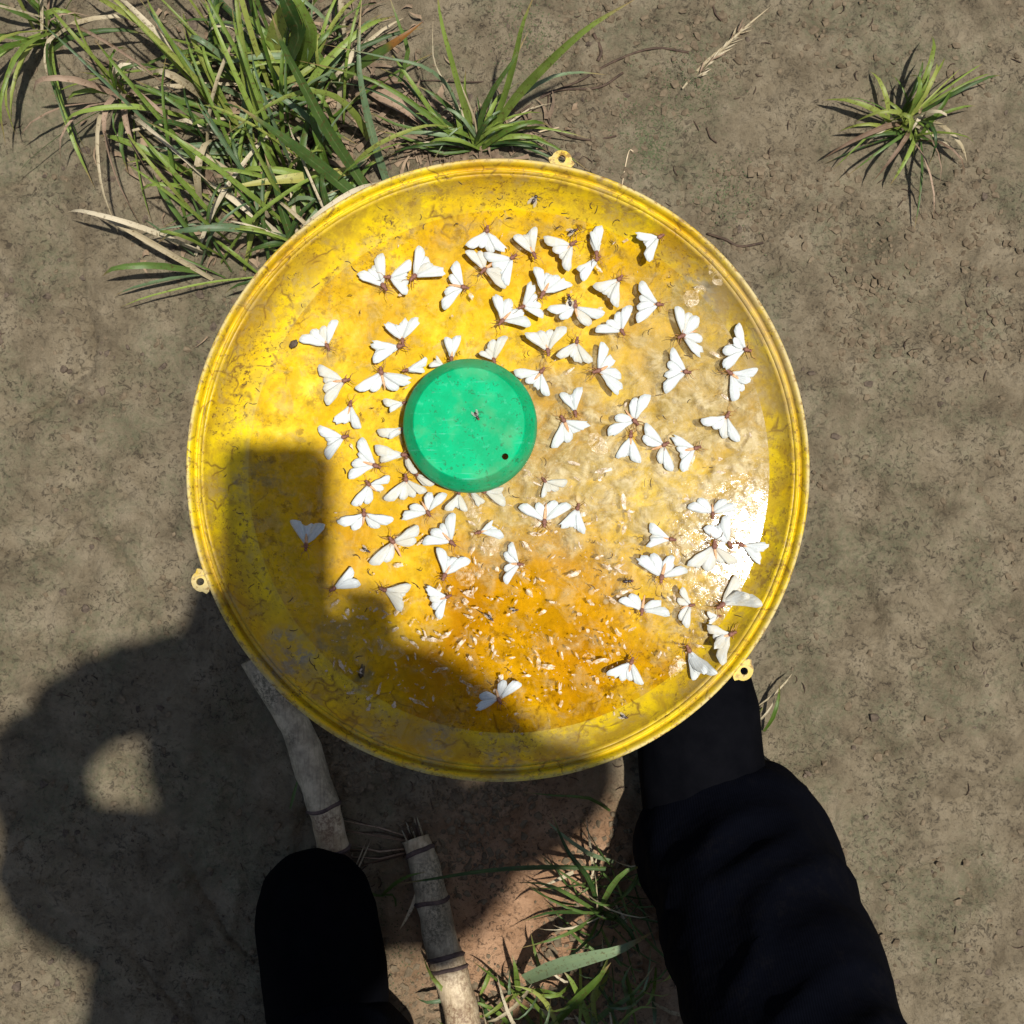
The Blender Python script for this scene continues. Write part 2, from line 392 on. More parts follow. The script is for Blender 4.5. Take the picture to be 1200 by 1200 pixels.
def mat_cloth(name, c0, c1, wscale=900):
    s = N(name); v = s.coords(); n = s.noise(v, 12, 4, 0.6)
    w1 = s.n('ShaderNodeTexWave'); w1.inputs['Scale'].default_value = wscale / 6; w1.inputs['Distortion'].default_value = 0.4; s.l(v, w1.inputs['Vector'])
    col = s.mix(w1.outputs['Fac'], s.ramp(n, [(0.3, c0), (0.7, c1)]), c1)
    col = s.mix(s.math('MULTIPLY', s.ramp(s.noise(v, 60, 6, .8), [(.50, 0), (.60, 1)]), s.ramp(n, [(.42, .0), (.58, .10)])), col, (0.020, 0.017, 0.014))
    b = s.bsdf(col, 0.9, 0.03, s.bump(w1.outputs['Fac'], 0.3, 0.0004, s.bump(n, 0.5, 0.01)))
    return s.m

M = dict(
    pan=mat_pan(), water=mat_water(), green=mat_green(), wing=mat_wing(), ground=mat_ground(),
    grass=mat_leafy('grass_green', (0.070, 0.135, 0.014), (0.260, 0.350, 0.065)),
    grass2=mat_leafy('grass_dark', (0.026, 0.062, 0.012), (0.115, 0.190, 0.040), transl=0.25),
    blue=mat_leafy('grass_greyish', (0.080, 0.135, 0.060), (0.210, 0.285, 0.150), transl=0.2),
    lime=mat_leafy('grass_yellow_green', (0.20, 0.27, 0.045), (0.36, 0.40, 0.09), tip0=0.9, transl=0.4),
    yellow=mat_leafy('grass_yellowed', (0.34, 0.33, 0.07), (0.52, 0.48, 0.14), tip0=0.92, transl=0.3),
    brown=mat_leafy('grass_brown_tip', (0.060, 0.110, 0.020), (0.17, 0.20, 0.04), tip=(0.24, 0.105, 0.02), tip0=0.50),
    straw=mat_leafy('straw', (0.36, 0.29, 0.17), (0.56, 0.48, 0.33), tip=(0.45, 0.36, 0.22), mid=(0.6, 0.52, 0.38), transl=0.1, rough=0.6),
    dead=mat_leafy('dead_leaf', (0.14, 0.085, 0.050), (0.36, 0.25, 0.17), tip=(0.20, 0.12, 0.07), mid=(0.42, 0.32, 0.23), transl=0.08, rough=0.7),
    litter=mat_simple('leaf_litter', (0.05, 0.03, 0.018), (0.34, 0.24, 0.15), 45),
    root=mat_simple('root_brown', (0.035, 0.022, 0.015), (0.11, 0.07, 0.045), 200),
    stalk=mat_cane('cane_skin', (0.38, 0.28, 0.165), (0.66, 0.53, 0.35), (0.17, 0.095, 0.055)),
    stalk_grey=mat_cane('cane_skin_grey', (0.28, 0.225, 0.15), (0.56, 0.46, 0.31), (0.085, 0.075, 0.045)),
    node=mat_simple('cane_node', (0.045, 0.028, 0.026), (0.15, 0.10, 0.085), 120),
    body=mat_simple('moth_body', (0.10, 0.035, 0.025), (0.34, 0.16, 0.11), 600, 0.6, 0.3, 0.0002),
    abdomen=mat_simple('moth_abdomen', (0.48, 0.22, 0.09), (0.78, 0.50, 0.28), 500, 0.55, 0.3, 0.0002),
    thread=mat_simple('moth_leg', (0.30, 0.13, 0.04), (0.55, 0.32, 0.12), 300),
    fly=mat_simple('fly_body', (0.012, 0.010, 0.012), (0.07, 0.045, 0.04), 500, 0.35, 0.5, 0.0003),
    
    debris=mat_simple('debris_dark', (0.04, 0.03, 0.022), (0.16, 0.12, 0.085), 200, 0.8, 0.2, 0.001),
    clod=mat_simple('soil_clod', (0.08, 0.058, 0.035), (0.205, 0.157, 0.10), 120, 0.85, 0.2, 0.002),
    wood=mat_simple('post_wood', (0.12, 0.08, 0.05), (0.26, 0.19, 0.12), 30),
    trouser=mat_cloth('navy_trouser', (0.0011, 0.0014, 0.0030), (0.0022, 0.0027, 0.0055)),
    shirt=mat_cloth('shirt_cloth', (0.035, 0.04, 0.055), (0.06, 0.07, 0.09)),
    boot=mat_simple('boot_leather', (0.0014, 0.0016, 0.0026), (0.0035, 0.0036, 0.005), 30, 0.85, 0.03, 0.001),
    sole=mat_simple('boot_sole', (0.01, 0.01, 0.01), (0.03, 0.028, 0.025), 60),
    skin=mat_simple('skin', (0.12, 0.06, 0.035), (0.19, 0.10, 0.06), 40, 0.5, 0.4, 0.0006, 0.3),
    hair=mat_simple('hair', (0.005, 0.004, 0.004), (0.02, 0.015, 0.012), 300),
    added_hat=mat_simple('added_hat_straw', (0.32, 0.25, 0.14), (0.52, 0.43, 0.27), 150),
    eye=mat_simple('eye_white', (0.6, 0.6, 0.58), (0.75, 0.75, 0.72), 50, 0.2),
    lips=mat_simple('lips', (0.16, 0.05, 0.04), (0.22, 0.08, 0.06), 50),
    phone=mat_simple('phone_black', (0.01, 0.01, 0.012), (0.02, 0.02, 0.024), 20, 0.25, 0.5, 0.0001),
)
def mat_glass():
    s = N('fly_wing'); b = s.bsdf((0.55, 0.5, 0.45), 0.2, 0.5); b.inputs['Alpha'].default_value = 0.45; return s.m
M['flywing'] = mat_glass(); M['wing_wet_shaded'] = mat_wing(True)
def mat_film():
    s = N('thin_film'); v = s.coords(); n = s.noise(v, 300, 4, 0.7)
    b = s.bsdf((0.62, 0.45, 0.22), 0.25, 0.5, s.bump(n, 0.4, 0.0005)); s.l(s.ramp(s.noise(v, 180, 5, 0.75, 1.0), [(0.42, 0.0), (0.60, 0.42)]), b.inputs['Alpha']); return s.m
M['film'] = mat_film()
def mat_flake():
    s = N('scum_flake'); v = s.coords(); n = s.noise(v, 260, 5, 0.75)
    b = s.bsdf(s.ramp(n, [(0.40, (0.42, 0.29, 0.13)), (0.58, (0.68, 0.55, 0.42))]), 0.35, 0.5, s.bump(n, 0.5, 0.0005)); s.l(s.ramp(n, [(0.38, 0.25), (0.56, 0.9)]), b.inputs['Alpha']); return s.m
M['flake'] = mat_flake()

# ------------------------------------------------------------------ ground
def gh(x, y):
    p = Vector((x, y, 0))
    d = math.hypot(x, y)
    h = 0.009 * noise.noise(p * 5.0) + 0.0055 * noise.noise(p * 16 + Vector((3, 1, 0))) + 0.0028 * noise.noise(p * 48)
    c = noise.noise(p * 30 + Vector((9, 4, 2)))
    if c > 0.12: h += min(c - 0.12, 0.22) * 0.016
    q = noise.noise(p * 13 + Vector((2, 8, 1))); zone = max(0.0, min(1.0, .5 + 2.2 * noise.noise(p * 3.1 + Vector((7, 7, 0)))))
    h += (0.5 - abs(q) * 1.6) * 0.009 * zone
    if abs(noise.noise(p * 7 + Vector((1, 5, 3)))) < 0.018: h -= 0.004 * (1 - zone)
    if d > 1.2: h += 0.03 * noise.noise(p * 0.9) * min((d - 1.2) / 2, 1)
    return h
def axis(n, inner, outer):
    t = np.linspace(-1, 1, n)
    k = 0.84
    a = np.where(np.abs(t) < k, t / k * inner, np.sign(t) * (inner + (outer - inner) * ((np.abs(t) - k) / (1 - k)) ** 3))
    return a
def build_ground():
    n = 420; ax = axis(n, 0.66, 22.0)
    V = [(x, y, gh(x, y) + (0.0018 * noise.noise(Vector((x * 110, y * 110, 5))) if abs(x) < 0.7 and abs(y) < 0.7 else 0)) for y in ax for x in ax]
    F = [(j * n + i, j * n + i + 1, (j + 1) * n + i + 1, (j + 1) * n + i) for j in range(n - 1) for i in range(n - 1)]
    o = mesh_obj('ground', V, F, M['ground'])
    tag(o, 'damp grey brown field soil under the yellow pan', 'ground', kind='structure')
build_ground()

def scatter_bits(name, label, cat, mat, n, rng, regions, smin, smax, flat=0.6, avoid=None):
    V, F = [], []
    ico = [(0, 0, 1), (0.89, 0, 0.45), (0.28, 0.85, 0.45), (-0.72, 0.53, 0.45), (-0.72, -0.53, 0.45), (0.28, -0.85, 0.45),
           (0.72, 0.53, -0.45), (-0.28, 0.85, -0.45), (-0.89, 0, -0.45), (-0.28, -0.85, -0.45), (0.72, -0.53, -0.45), (0, 0, -1)]
    fc = [(0, 1, 2), (0, 2, 3), (0, 3, 4), (0, 4, 5), (0, 5, 1), (1, 6, 2), (2, 7, 3), (3, 8, 4), (4, 9, 5), (5, 10, 1), (6, 7, 2), (7, 8, 3), (8, 9, 4), (9, 10, 5), (10, 6, 1),
          (11, 7, 6), (11, 8, 7), (11, 9, 8), (11, 10, 9), (11, 6, 10)]
    for _ in range(n):
        x0, y0, x1, y1 = rng.choice(regions)
        x = rng.uniform(x0, x1); y = rng.uniform(y0, y1)
        if noise.noise(Vector((x * 9, y * 9, 4))) < rng.uniform(-.28, .22): continue
        s = smin + (smax - smin) * rng.random() ** 3.2
        sx, sy, sz = s * rng.uniform(.7, 1.3), s * rng.uniform(.7, 1.3), s * flat
        a = rng.uniform(0, 6.28); z = gh(x, y) + sz * 0.25; b = len(V)
        for (u, v, w) in ico:
            k = rng.uniform(0.45, 1.35); u, v, w = u * sx * k, v * sy * k, w * sz * k
            V.append((x + u * math.cos(a) - v * math.sin(a), y + u * math.sin(a) + v * math.cos(a), z + w))
        F += [tuple(b + q for q in f) for f in fc]
    o = mesh_obj(name, V, F, mat, None, False)
    tag(o, label, cat, kind='stuff'); return o
rng = random.Random(3)
scatter_bits('soil_crumbs', 'crumbs and small clods of soil strewn over the ground', 'soil', M['clod'], 26000, rng, [(-0.6, -0.6, 0.6, 0.6), (0.05, 0.15, 0.6, 0.6), (-0.2, -.6, .2, -.2)], 0.0005, 0.0048, 0.5)
scatter_bits('plant_litter', 'dark crumbled plant litter strewn on the soil', 'litter', M['debris'], 1900, rng, [(-0.6, 0.1, -0.02, 0.6), (-0.6, -0.6, 0.6, 0.6)], 0.0008, 0.005, 0.5)

# ------------------------------------------------------------------ the pan
WZ = 0.4228                                       # level of the liquid
TILT = R(1.15)                                  # the pan leans a little towards the sun side
PROF = [(0.0, .412), (0.10, .4118), (0.148, .4135), (0.160, .4165), (0.172, .4215), (0.182, .4275), (0.1885, .4340), (0.1915, .4400), (0.1930, .4435),
        (0.1938, .4455), (0.1950, .4455), (0.1955, .4425), (0.1968, .4420), (0.1974, .4460), (0.1985, .4490), (0.2000, .4500), (0.2012, .4492), (0.2016, .4470)]
def pz(r):
    return float(np.interp(r, [p[0] for p in PROF], [p[1] for p in PROF]))
def build_pan():
    root = empty('trap_pan', PAN, 'large round yellow plastic pan, stained with dirt, holding amber liquid and dead moths', 'pan')
    prof = [(r, z - 0.40) for r, z in PROF[:9]]
    under = [(r, z - 0.40 - 0.003) for r, z in PROF[:9]][::-1]
    p = [(max(r, 0.0), z) for r, z in prof]
    full = p + [(0.1934, .0415)] + [(max(r - 0.0005, 0), z) for r, z in under]
    lathe('basin', full, 200, M['pan'], root)
    rp = [(r, z - 0.40) for r, z in PROF[8:]]
    rim = rp + [(0.2016, .034), (0.2000, .034), (0.1995, .0440), (0.1978, .0435), (0.1970, .0395), (0.1945, .0395), (0.1932, .0405)]
    lathe('rim', rim, 260, M['pan'], root, closed=True)
    root.rotation_euler.y = TILT
    # hanging tabs with a hole each
    for (px, py) in ((656, 190), (870, 786), (241, 679)):
        d = W(px, py, .447) - PAN; a = math.atan2(d.y, d.x)
        bm = bmesh.new()
        n = 22; hole, outer = [], []
        cx = 0.2054
        for k in range(n):
            t = 2 * math.pi * k / n
            hx, hy = cx + 0.0026 * math.cos(t), 0.0024 * math.sin(t)
            ox, oy = cx + 0.0058 * math.cos(t), 0.0066 * math.sin(t)
            if ox < cx: ox = cx + 0.0060 * math.cos(t); oy = 0.0088 * math.sin(t) if abs(math.sin(t)) > 0.2 else oy
            ox = max(ox, 0.1996)
            hole.append((hx, hy)); outer.append((ox, oy))
        def ring(L, z): return [bm.verts.new((x * math.cos(a) - y * math.sin(a), x * math.sin(a) + y * math.cos(a), z)) for x, y in L]
        ht, ot, hb, ob = ring(hole, .0482), ring(outer, .0478), ring(hole, .0452), ring(outer, .0452)
        for k in range(n):
            j = (k + 1) % n
            bm.faces.new((ot[k], ot[j], ht[j], ht[k])); bm.faces.new((hb[k], hb[j], ob[j], ob[k]))
            bm.faces.new((ht[k], ht[j], hb[j], hb[k])); bm.faces.new((ob[k], ob[j], ot[j], ot[k]))
        bmesh.ops.recalc_face_normals(bm, faces=bm.faces)
        bm_obj('hanging_tab', bm, M['pan'], root, smooth=False)
    # tube under the green lid and the post that carries the pan
    c = CAPC - PAN
    lathe_o = lathe('centre_tube', [(0.0, .0), (0.019, .0), (0.019, .044), (0.0, .044)], 48, M['pan'], root)
    lathe_o.location = (c.x, c.y, 0.010)
    post = lathe('support_post', [(0.0, -.44), (0.022, -.44), (0.021, 0.0085), (0.0, 0.0085)], 20, M['wood'], root)
    return root
CAPZ = 0.452
CAPC = W(550, 497, CAPZ); CAPC.z = 0.43
build_pan()

# liquid: one sheet with the shape of the pan at its level
def build_liquid():
    fr = [0.0, 0.12, 0.3, 0.5, 0.68, 0.82, 0.93, 0.97, 1.0]
    def shore(t):
        lo, hi = .10, .195
        for _ in range(30):
            m = (lo + hi) / 2
            if pz(m) - m * math.cos(t) * math.tan(TILT) < WZ: lo = m
            else: hi = m
        return lo
    V, F = [(0, 0, 0)], []
    seg = 120
    for f in fr[1:]:
        for k in range(seg):
            t = 2 * math.pi * k / seg; r = f * (shore(t) + .0006)
            V.append((r * math.cos(t), r * math.sin(t), 0))
    for k in range(seg): F.append((0, 1 + k, 1 + (k + 1) % seg))
    for i in range(len(fr) - 2):
        for k in range(seg):
            a = 1 + i * seg + k; b = 1 + i * seg + (k + 1) % seg
            F.append((a, a + seg, b + seg, b))
    o = mesh_obj('trap_liquid', V, F, M['water'])
    o.location = (PAN.x, PAN.y, WZ)
    tag(o, 'cloudy amber liquid filling the floor of the yellow pan', 'liquid')
build_liquid()

# ------------------------------------------------------------------ green lid
def build_cap():
    k = (CZ - CAPZ) / FPX
    Ro = 80 * k
    root = empty('round_lid', (CAPC.x, CAPC.y, 0.430), 'bright green round plastic lid with one small hole, covering the middle of the pan', 'lid')
    prof = [(0.0, 0.0275), (Ro * 0.50, 0.0275), (Ro * 0.805, 0.0274), (Ro * 0.818, 0.0270), (Ro * 0.83, 0.0262), (Ro * 0.90, 0.0205), (Ro * 0.965, 0.0150), (Ro * 0.99, 0.0115), (Ro, 0.008), (Ro, 0.004), (Ro * 1.004, 0.0015),
            (Ro * 0.99, 0.0), (Ro * 0.955, 0.0), (Ro * 0.955, 0.016), (Ro * 0.80, 0.0245), (0.0, 0.0248)]
    o = lathe('lid_shell', prof, 128, M['green'], root)
    # the small hole punched through the top
    h = W(592, 535, 0.4575); hx, hy = h.x - CAPC.x, h.y - CAPC.y
    bm = bmesh.new(); bmesh.ops.create_cone(bm, cap_ends=True, segments=20, radius1=0.0021, radius2=0.0021, depth=0.02)
    bmesh.ops.translate(bm, verts=bm.verts, vec=(hx, hy, 0.026))
    cut = bm_obj('cutter', bm, None, root, False)
    md = o.modifiers.new('hole', 'BOOLEAN'); md.object = cut; md.operation = 'DIFFERENCE'; md.solver = 'EXACT'
    bpy.context.view_layer.update()
    dg = bpy.context.evaluated_depsgraph_get()
    me = bpy.data.meshes.new_from_object(o.evaluated_get(dg))
    if len(me.polygons) > 300:
        o.data = me
        me.polygons.foreach_set('use_smooth', [True] * len(me.polygons))
    o.modifiers.clear(); bpy.data.objects.remove(cut)
    md = o.modifiers.new('split', 'EDGE_SPLIT'); md.split_angle = R(14)
build_cap()

# ------------------------------------------------------------------ moths
FW = [(0, 0), (.14, .035), (.36, .055), (.62, .065), (.86, .055), (.965, .015), (1.0, -.03), (.98, -.10), (.91, -.20), (.78, -.285), (.60, -.27), (.34, -.17), (.10, -.06)]
HW = [(0, 0), (.20, .08), (.45, .14), (.70, .17), (.90, .12), (.99, .02), (.985, -.12), (.86, -.24), (.66, -.30), (.42, -.26), (.18, -.14)]
def wing_mesh(name, shape, O, tip, side, z0, lift, rg, scale=1.0, parent=None, wet=False):
    """wing from root O to tip (2-D vectors in metres, local), side = +1/-1: which side is the trailing edge"""
    d = tip - O; L = d.length; u = d / L; v = Vector((-u.y, u.x)) * side
    V, F, UV = [], [], []
    n = len(shape); camber = rg.uniform(.03, .08) * L
    torn = rg.random() < .28; ruf = rg.uniform(-.10, .10) * L
    rings = [0.0, 0.55, 1.0]
    cx, cy = 0.50, sum(p[1] for p in shape) / n
    for ri, f in enumerate(rings):
        for (a, b) in shape:
            aa = cx + (a - cx) * f; bb = cy + (b - cy) * f
            if f == 1.0: 
                bb += rg.uniform(-.024, .024)
                if a > .55 and torn and rg.random() < .35: aa -= rg.uniform(.03, .16)
            P = O + u * (aa * L * scale) - v * (bb * L)
            z = z0 + lift * aa * aa + camber * (1 - f * f) * 0.5 + max(0, ruf * bb * 2.2 * aa) + rg.uniform(-.0001, .0001)
            V.append((P.x, P.y, z)); 
            ang = math.atan2(bb, aa + 0.12)
            UV.append((ang * 0.9 + 0.5, max(0, aa)))
            if f == 0.0: break
    # V[0] centre, then n inner, n outer
    for k in range(n):
        j = (k + 1) % n
        F.append((0, 1 + k, 1 + j)); F.append((1 + k, 1 + n + k, 1 + n + j, 1 + j))
    m = len(V)
    V += [(x, y, z - 0.00012) for x, y, z in V]
    UV += UV[:m]
    F += [tuple(m + q for q in reversed(f)) for f in F]
    for k in range(n):
        j = (k + 1) % n
        F.append((1 + n + k, m + 1 + n + k, m + 1 + n + j, 1 + n + j))
    return mesh_obj(name, V, F, M['wing_wet_shaded' if wet else 'wing'], parent, True, UV)

def floor_z(P):
    r = math.hypot(P.x - PAN.x, P.y - PAN.y)
    return max(WZ, pz(r) - (P.x - PAN.x) * math.tan(TILT))
def moth(tx, ty, ax, ay, bx, by, label, extra=None, abd=None, zoff=0.0):
    rg = random.Random(int(tx * 31 + ty * 17))
    T = W(tx, ty, 0.424); z = floor_z(T) + zoff; T = W(tx, ty, z + .001)
    T.z = floor_z(T) + 0.0005 + zoff
    root = empty('white_moth', T, label, 'moth', 'white moths drowned in the yellow pan')
    A = W(ax, ay, z + .001); B = W(bx, by, z + .001)
    a = Vector((A.x - T.x, A.y - T.y)); b = Vector((B.x - T.x, B.y - T.y))
    la, lb = a.length, b.length; na, nb = a / la, b / lb
    tail = na + nb
    if abd is not None: tail = Vector((abd[0], -abd[1]))
    if tail.length < .15: tail = Vector((na.y, -na.x))
    tail.normalize()
    zA = floor_z(A) - T.z + zoff; zB = floor_z(B) - T.z + zoff
    L = max(la, lb)
    wet = any(k in label for k in ('grey', 'dull', 'smeared', 'half-', 'crumpled', 'hidden', 'poking')) or rg.random() < .10  # greyer wings: soaked moths, plus lid shade painted into the half-shaded ones
    for (t, ln, tz) in ((a, la, zA), (b, lb, zB)):
        crs = t.x * tail.y - t.y * tail.x
        side = 1 if crs > 0 else -1
        # local frame: v = left normal * side ; we need -bb*v towards the tail, so flip
        u = t / ln; ang = math.acos(max(-1, min(1, u.dot(tail))))
        perp = Vector((-u.y, u.x)) * side
        O = perp * 0.0006
        rot = side * min(R(rg.uniform(26, 40)), ang * 0.62)
        ht = Vector((u.x * math.cos(rot) - u.y * math.sin(rot), u.x * math.sin(rot) + u.y * math.cos(rot))) * ln * rg.uniform(.68, .84)
        lift = max(tz, 0) + rg.uniform(0.0002, 0.0026)
        wing_mesh('hind_wing', HW, O, ht, side, 0.0009, lift * 0.6 + max(tz, 0) * .3, rg, parent=root, wet=wet or rg.random() < .12)
        wing_mesh('fore_wing', FW, O, t, side, 0.0016, lift, rg, parent=root, wet=wet)
    if extra:
        E = W(extra[0], extra[1], z + .001); e = Vector((E.x - T.x, E.y - T.y))
        sd = 1 if (e.x * tail.y - e.y * tail.x) > 0 else -1
        wing_mesh('hind_wing', HW, Vector((0, 0)), e, sd, 0.0011, 0.001 + max(floor_z(E) - T.z, 0), rg, parent=root)
    # thorax and head, abdomen, antennae, legs
    t3 = Vector((tail.x, tail.y, 0)); s3 = Vector((-tail.y, tail.x, 0)); up = Vector((0, 0, 1))
    abw = rg.uniform(.75, 1.15)
    def seg(name, pts, rad, mat):
        P = [t3 * p[0] * L + s3 * p[1] * L + up * p[2] * L for p in pts]
        V, F = tube_data(P, [r * L for r in rad], 8)
        return mesh_obj(name, V, F, mat, root)
    seg('thorax', [(-.17, 0, .09), (-.15, 0, .09), (-.10, 0, .095), (-.075, 0, .095), (-.03, 0, .11), (.04, 0, .115), (.10, 0, .10)], [.02, .05, .058, .04, .07, .08, .055], M['body'])
    bend = rg.uniform(-.08, .08)
    al = rg.uniform(.34, .56); dz = -.065 if (rg.random() < .6 and not abd) else 0
    seg('abdomen', [(.08, 0, .085 + dz * .5), (.16, bend * .2, .08 + dz), (.16 + (al - .16) * .5, bend * .5, .07 + dz), (al, bend, .05 + dz * .7), (al + .05, bend * 1.2, .045 + dz * .6)], [k * abw for k in (.045, .052, .046, .026, .008)], M['abdomen'])
    for sg in (-1, 1):
        c = rg.uniform(.10, .26)
        seg('antenna', [(-.16, sg * .03, .10), (-.26, sg * c * .8, .11), (-.36 - rg.uniform(0, .1), sg * c, .07)], [.011, .009, .006], M['thread'])
        for q in range(2):
            e = rg.uniform(-.25, .1); 
            seg('leg', [(-.04 + q * .06, sg * .05, .05), (-.06 + e * .5 + q * .1, sg * .14, .12), (e * .8 + q * .22 - .1, sg * rg.uniform(.17, .26), .03)], [.013, .012, .007], M['thread'])
    return root

MOTHS = [
 (571,270,544,289,595,294,'moth at the very top of the moth swarm, wings drooping like a tent'),
 (601,302,567,297,596,336,'moth just beneath the tent-winged topmost one, one wing pointing left and one down'),
 (567,317,545,296,591,340,'greyish moth with wings stretched diagonally, squeezed under the topmost pair'),
 (450,336,417,325,450,297,'moth touching wings with its neighbour, leftmost of the upper group'),
 (455,325,481,305,476,347,'moth facing left whose head meets the leftmost upper moth'),
 (485,325,489,288,524,322,'moth with wings open in an L, one upright and one flat to the right'),
 (544,337,536,306,521,364,'moth with two wings folded up and one hanging down, above the green lid'),
 (588,377,577,346,622,383,'moth with one wing raised and one lying flat, above the upper right of the lid'),
 (612,360,621,330,636,374,'off-white moth with a raised wing and a short drooping one, beside the flat-winged pair'),
 (384,406,351,400,397,376,'moth next to a dark crumb, leftmost in the upper left of the pan'),
 (472,400,449,381,494,375,'moth with wings raised in a wide V, upper one of a head-to-head pair'),
 (469,406,434,400,439,427,'moth with wings trailing left, lower one of a head-to-head pair'),
 (405,446,375,427,385,476,'moth facing right with spread wings, below the one by the dark crumb'),
 (447,436,416,455,484,445,'moth with all four wings spread flat, left of the lid top'),
 (411,474,389,495,424,502,'small moth heading up with wings folded down like an arrowhead, left of the lid'),
 (404,512,374,499,385,539,'moth facing right just above the shadow corner at the pan left'),
 (476,434,500,419,498,437,'moth with narrow wings pointing at the upper left edge of the lid'),
 (529,421,521,396,541,394,'moth with upright rabbit-ear wings rising behind the lid top'),
 (521,429,503,430,512,417,'moth mostly hidden by the lid, one wing tip showing at its upper left'),
 (579,423,595,395,561,415,'moth with one tall wing sticking out over the upper right rim of the lid'),
 (474,472,449,468,458,484,'half-hidden moth at the left side of the lid, highest of three there'),
 (474,502,442,504,457,515,'half-shaded moth at the left side of the lid, middle of three there'),
 (474,533,440,521,446,542,'half-shaded moth at the left side of the lid, lowest of three there'),
 (441,546,426,512,410,562,'moth facing right with one wing straight up, left of the lid bottom'),
 (432,567,457,557,412,591,'moth with wings in a diagonal line, below the one with an upright wing'),
 (476,561,450,585,501,575,'moth heading up with brown body, just below left of the lid'),
 (476,536,490,554,480,552,'grey shaded moth tucked against the lower left edge of the lid'),
 (488,556,510,566,500,570,'moth showing only a grey wing under the lid lower left'),
 (427,602,395,610,462,607,'moth lying flat with straight symmetrical wings, lower left of the lid'),
 (460,634,490,615,432,659,'large moth with wings stretched from lower left to upper right'),
 (502,601,471,610,525,580,'moth with wings fanned upward, below the lid and left of its middle'),
 (538,577,521,597,548,599,'moth poking out downward directly under the lid'),
 (552,576,569,588,560,594,'moth with an orange body poking out under the lid middle'),
 (567,576,590,571,591,594,'moth poking out under the lower right of the lid'),
 (530,636,533,601,495,638,'moth with one wing upright and one flat left, beneath the lid'),
 (561,624,577,609,590,631,'moth with only one side of wings visible, on brown scum below the lid'),
 (521,675,511,642,552,657,'moth in a narrow V with dark head downward, below the upright-winged one'),
 (359,640,340,610,382,615,'bluish moth lying alone in the shade near the left wall of the pan'),
 (391,690,412,664,424,686,'moth with wings swept to the upper right, at the left edge of the sunlit liquid'),
 (450,691,482,684,470,717,'moth with head at left and wings swept right, in the lowest left row'),
 (525,699,499,686,516,726,'moth with head at right and wings swept left, in the lowest left row'),
 (609,661,600,635,594,685,'thin moth with wings up and down, alone at the edge of the amber area'),
 (626,299,601,279,629,267,'moth with wings raised in a V above the second row'),
 (671,286,637,277,667,319,'moth with broad wings swept left, just under a small dark insect'),
 (699,298,706,265,691,273,'moth with wings pointing straight up, upper of two overlapping moths'),
 (700,304,675,315,684,331,'moth with wings pointing down, lower of two overlapping moths'),
 (775,275,745,270,762,306,'highest moth on the right, alone near the pan wall'),
 (636,345,625,314,671,335,'moth with one wing up and one to the right in the second row'),
 (726,327,694,335,724,361,'moth with smeared wet wings and head at upper right, in the second row'),
 (674,358,640,360,709,366,'moth with widely spread flat wings under a purplish black fly'),
 (772,357,752,329,747,380,'moth facing right, on the yellow floor right of the second row'),
 (729,389,697,390,741,359,'moth with one wing flat left and one raised, third row'),
 (799,394,790,360,820,420,'moth with three wings fanned out, right part of the pan'),
 (642,412,614,392,665,385,'moth with wings raised like a bird and dark head down, right of the lid top'),
 (676,400,651,417,696,425,'moth heading up with drooping wings, right of the bird-like one'),
 (700,435,704,401,725,464,'moth facing left with wings up and down, third row'),
 (804,436,789,407,780,462,'moth facing right with wings folded back in a wide V, below the three-winged one'),
 (635,435,602,434,644,464,'moth touching the upper right edge of the green lid'),
 (875,410,866,379,849,434,'moth against the right wall of the pan, upper of two touching'),
 (855,437,886,432,857,471,'moth against the right wall of the pan, lower of two touching'),
 (674,484,655,462,683,454,'moth with wings upright, upper of a stacked pair right of the lid'),
 (660,492,646,525,693,496,'moth with wings down and right, lower of a stacked pair right of the lid'),
 (744,494,763,464,713,512,'moth with wings stretched diagonally over pale scum, centre right'),
 (739,510,721,536,752,542,'small moth heading up with wings folded down, under the diagonal one'),
 (779,521,757,495,789,552,'moth with narrow wings from upper left to lower right, centre right'),
 (816,525,787,509,801,554,'moth facing right with brown legs below, right of the narrow-winged one'),
 (852,487,820,492,867,517,'moth with one wing flat left and one down, on pale scum near the right wall'),
 (638,563,665,563,634,583,'small dull moth with a square wing to its right, lower right of the lid'),
 (638,612,607,595,670,594,'moth spread like a gull with its orange body upright'),
 (677,595,654,617,687,625,'moth with two narrow wings hanging down, beside the gull-like one'),
 (787,632,762,612,757,642,'small moth facing right on clear liquid, left of the glare'),
 (775,677,744,655,806,670,'large moth with dark head down, lower left of the glare'),
 (752,716,724,704,784,722,'moth floating flat beneath the large dark-headed one'),
 (810,709,800,687,806,736,'dull half-sunk moth between the glare and the right floating group'),
 (807,761,809,795,835,784,'bluish moth with two narrow wings pointing down at the lower right wall'),
 (740,775,710,789,754,801,'moth heading up, alone at the lower right of the amber area'),
 (858,743,845,778,829,731,'moth with grey wing down against the lower right wall'),
 (845,709,860,673,887,707,'bright moth with one upright wing in the glare at the right'),
 (835,603,805,595,863,596,'highest moth in the glare, wings spread and body up'),
 (855,638,823,620,853,603,'moth in the glare with one wing upright and a brown head'),
 (837,639,803,661,865,657,'moth in the glare with brown body pointing down'),
 (868,638,890,662,899,637,'moth against the right wall beside the glare'),
 (585,820,558,833,612,802,'lone bluish moth with outstretched wings in the shaded bottom of the pan'),
 (843,722,828,716,830,733,'crumpled white moth between the upright-winged and grey-winged ones at the right'),
]
EXTRA = {(799,394): (816,370), (588,377): (596,350), (775,677): (790,652), (855,437): (866,457), (636,345): (646,322)}
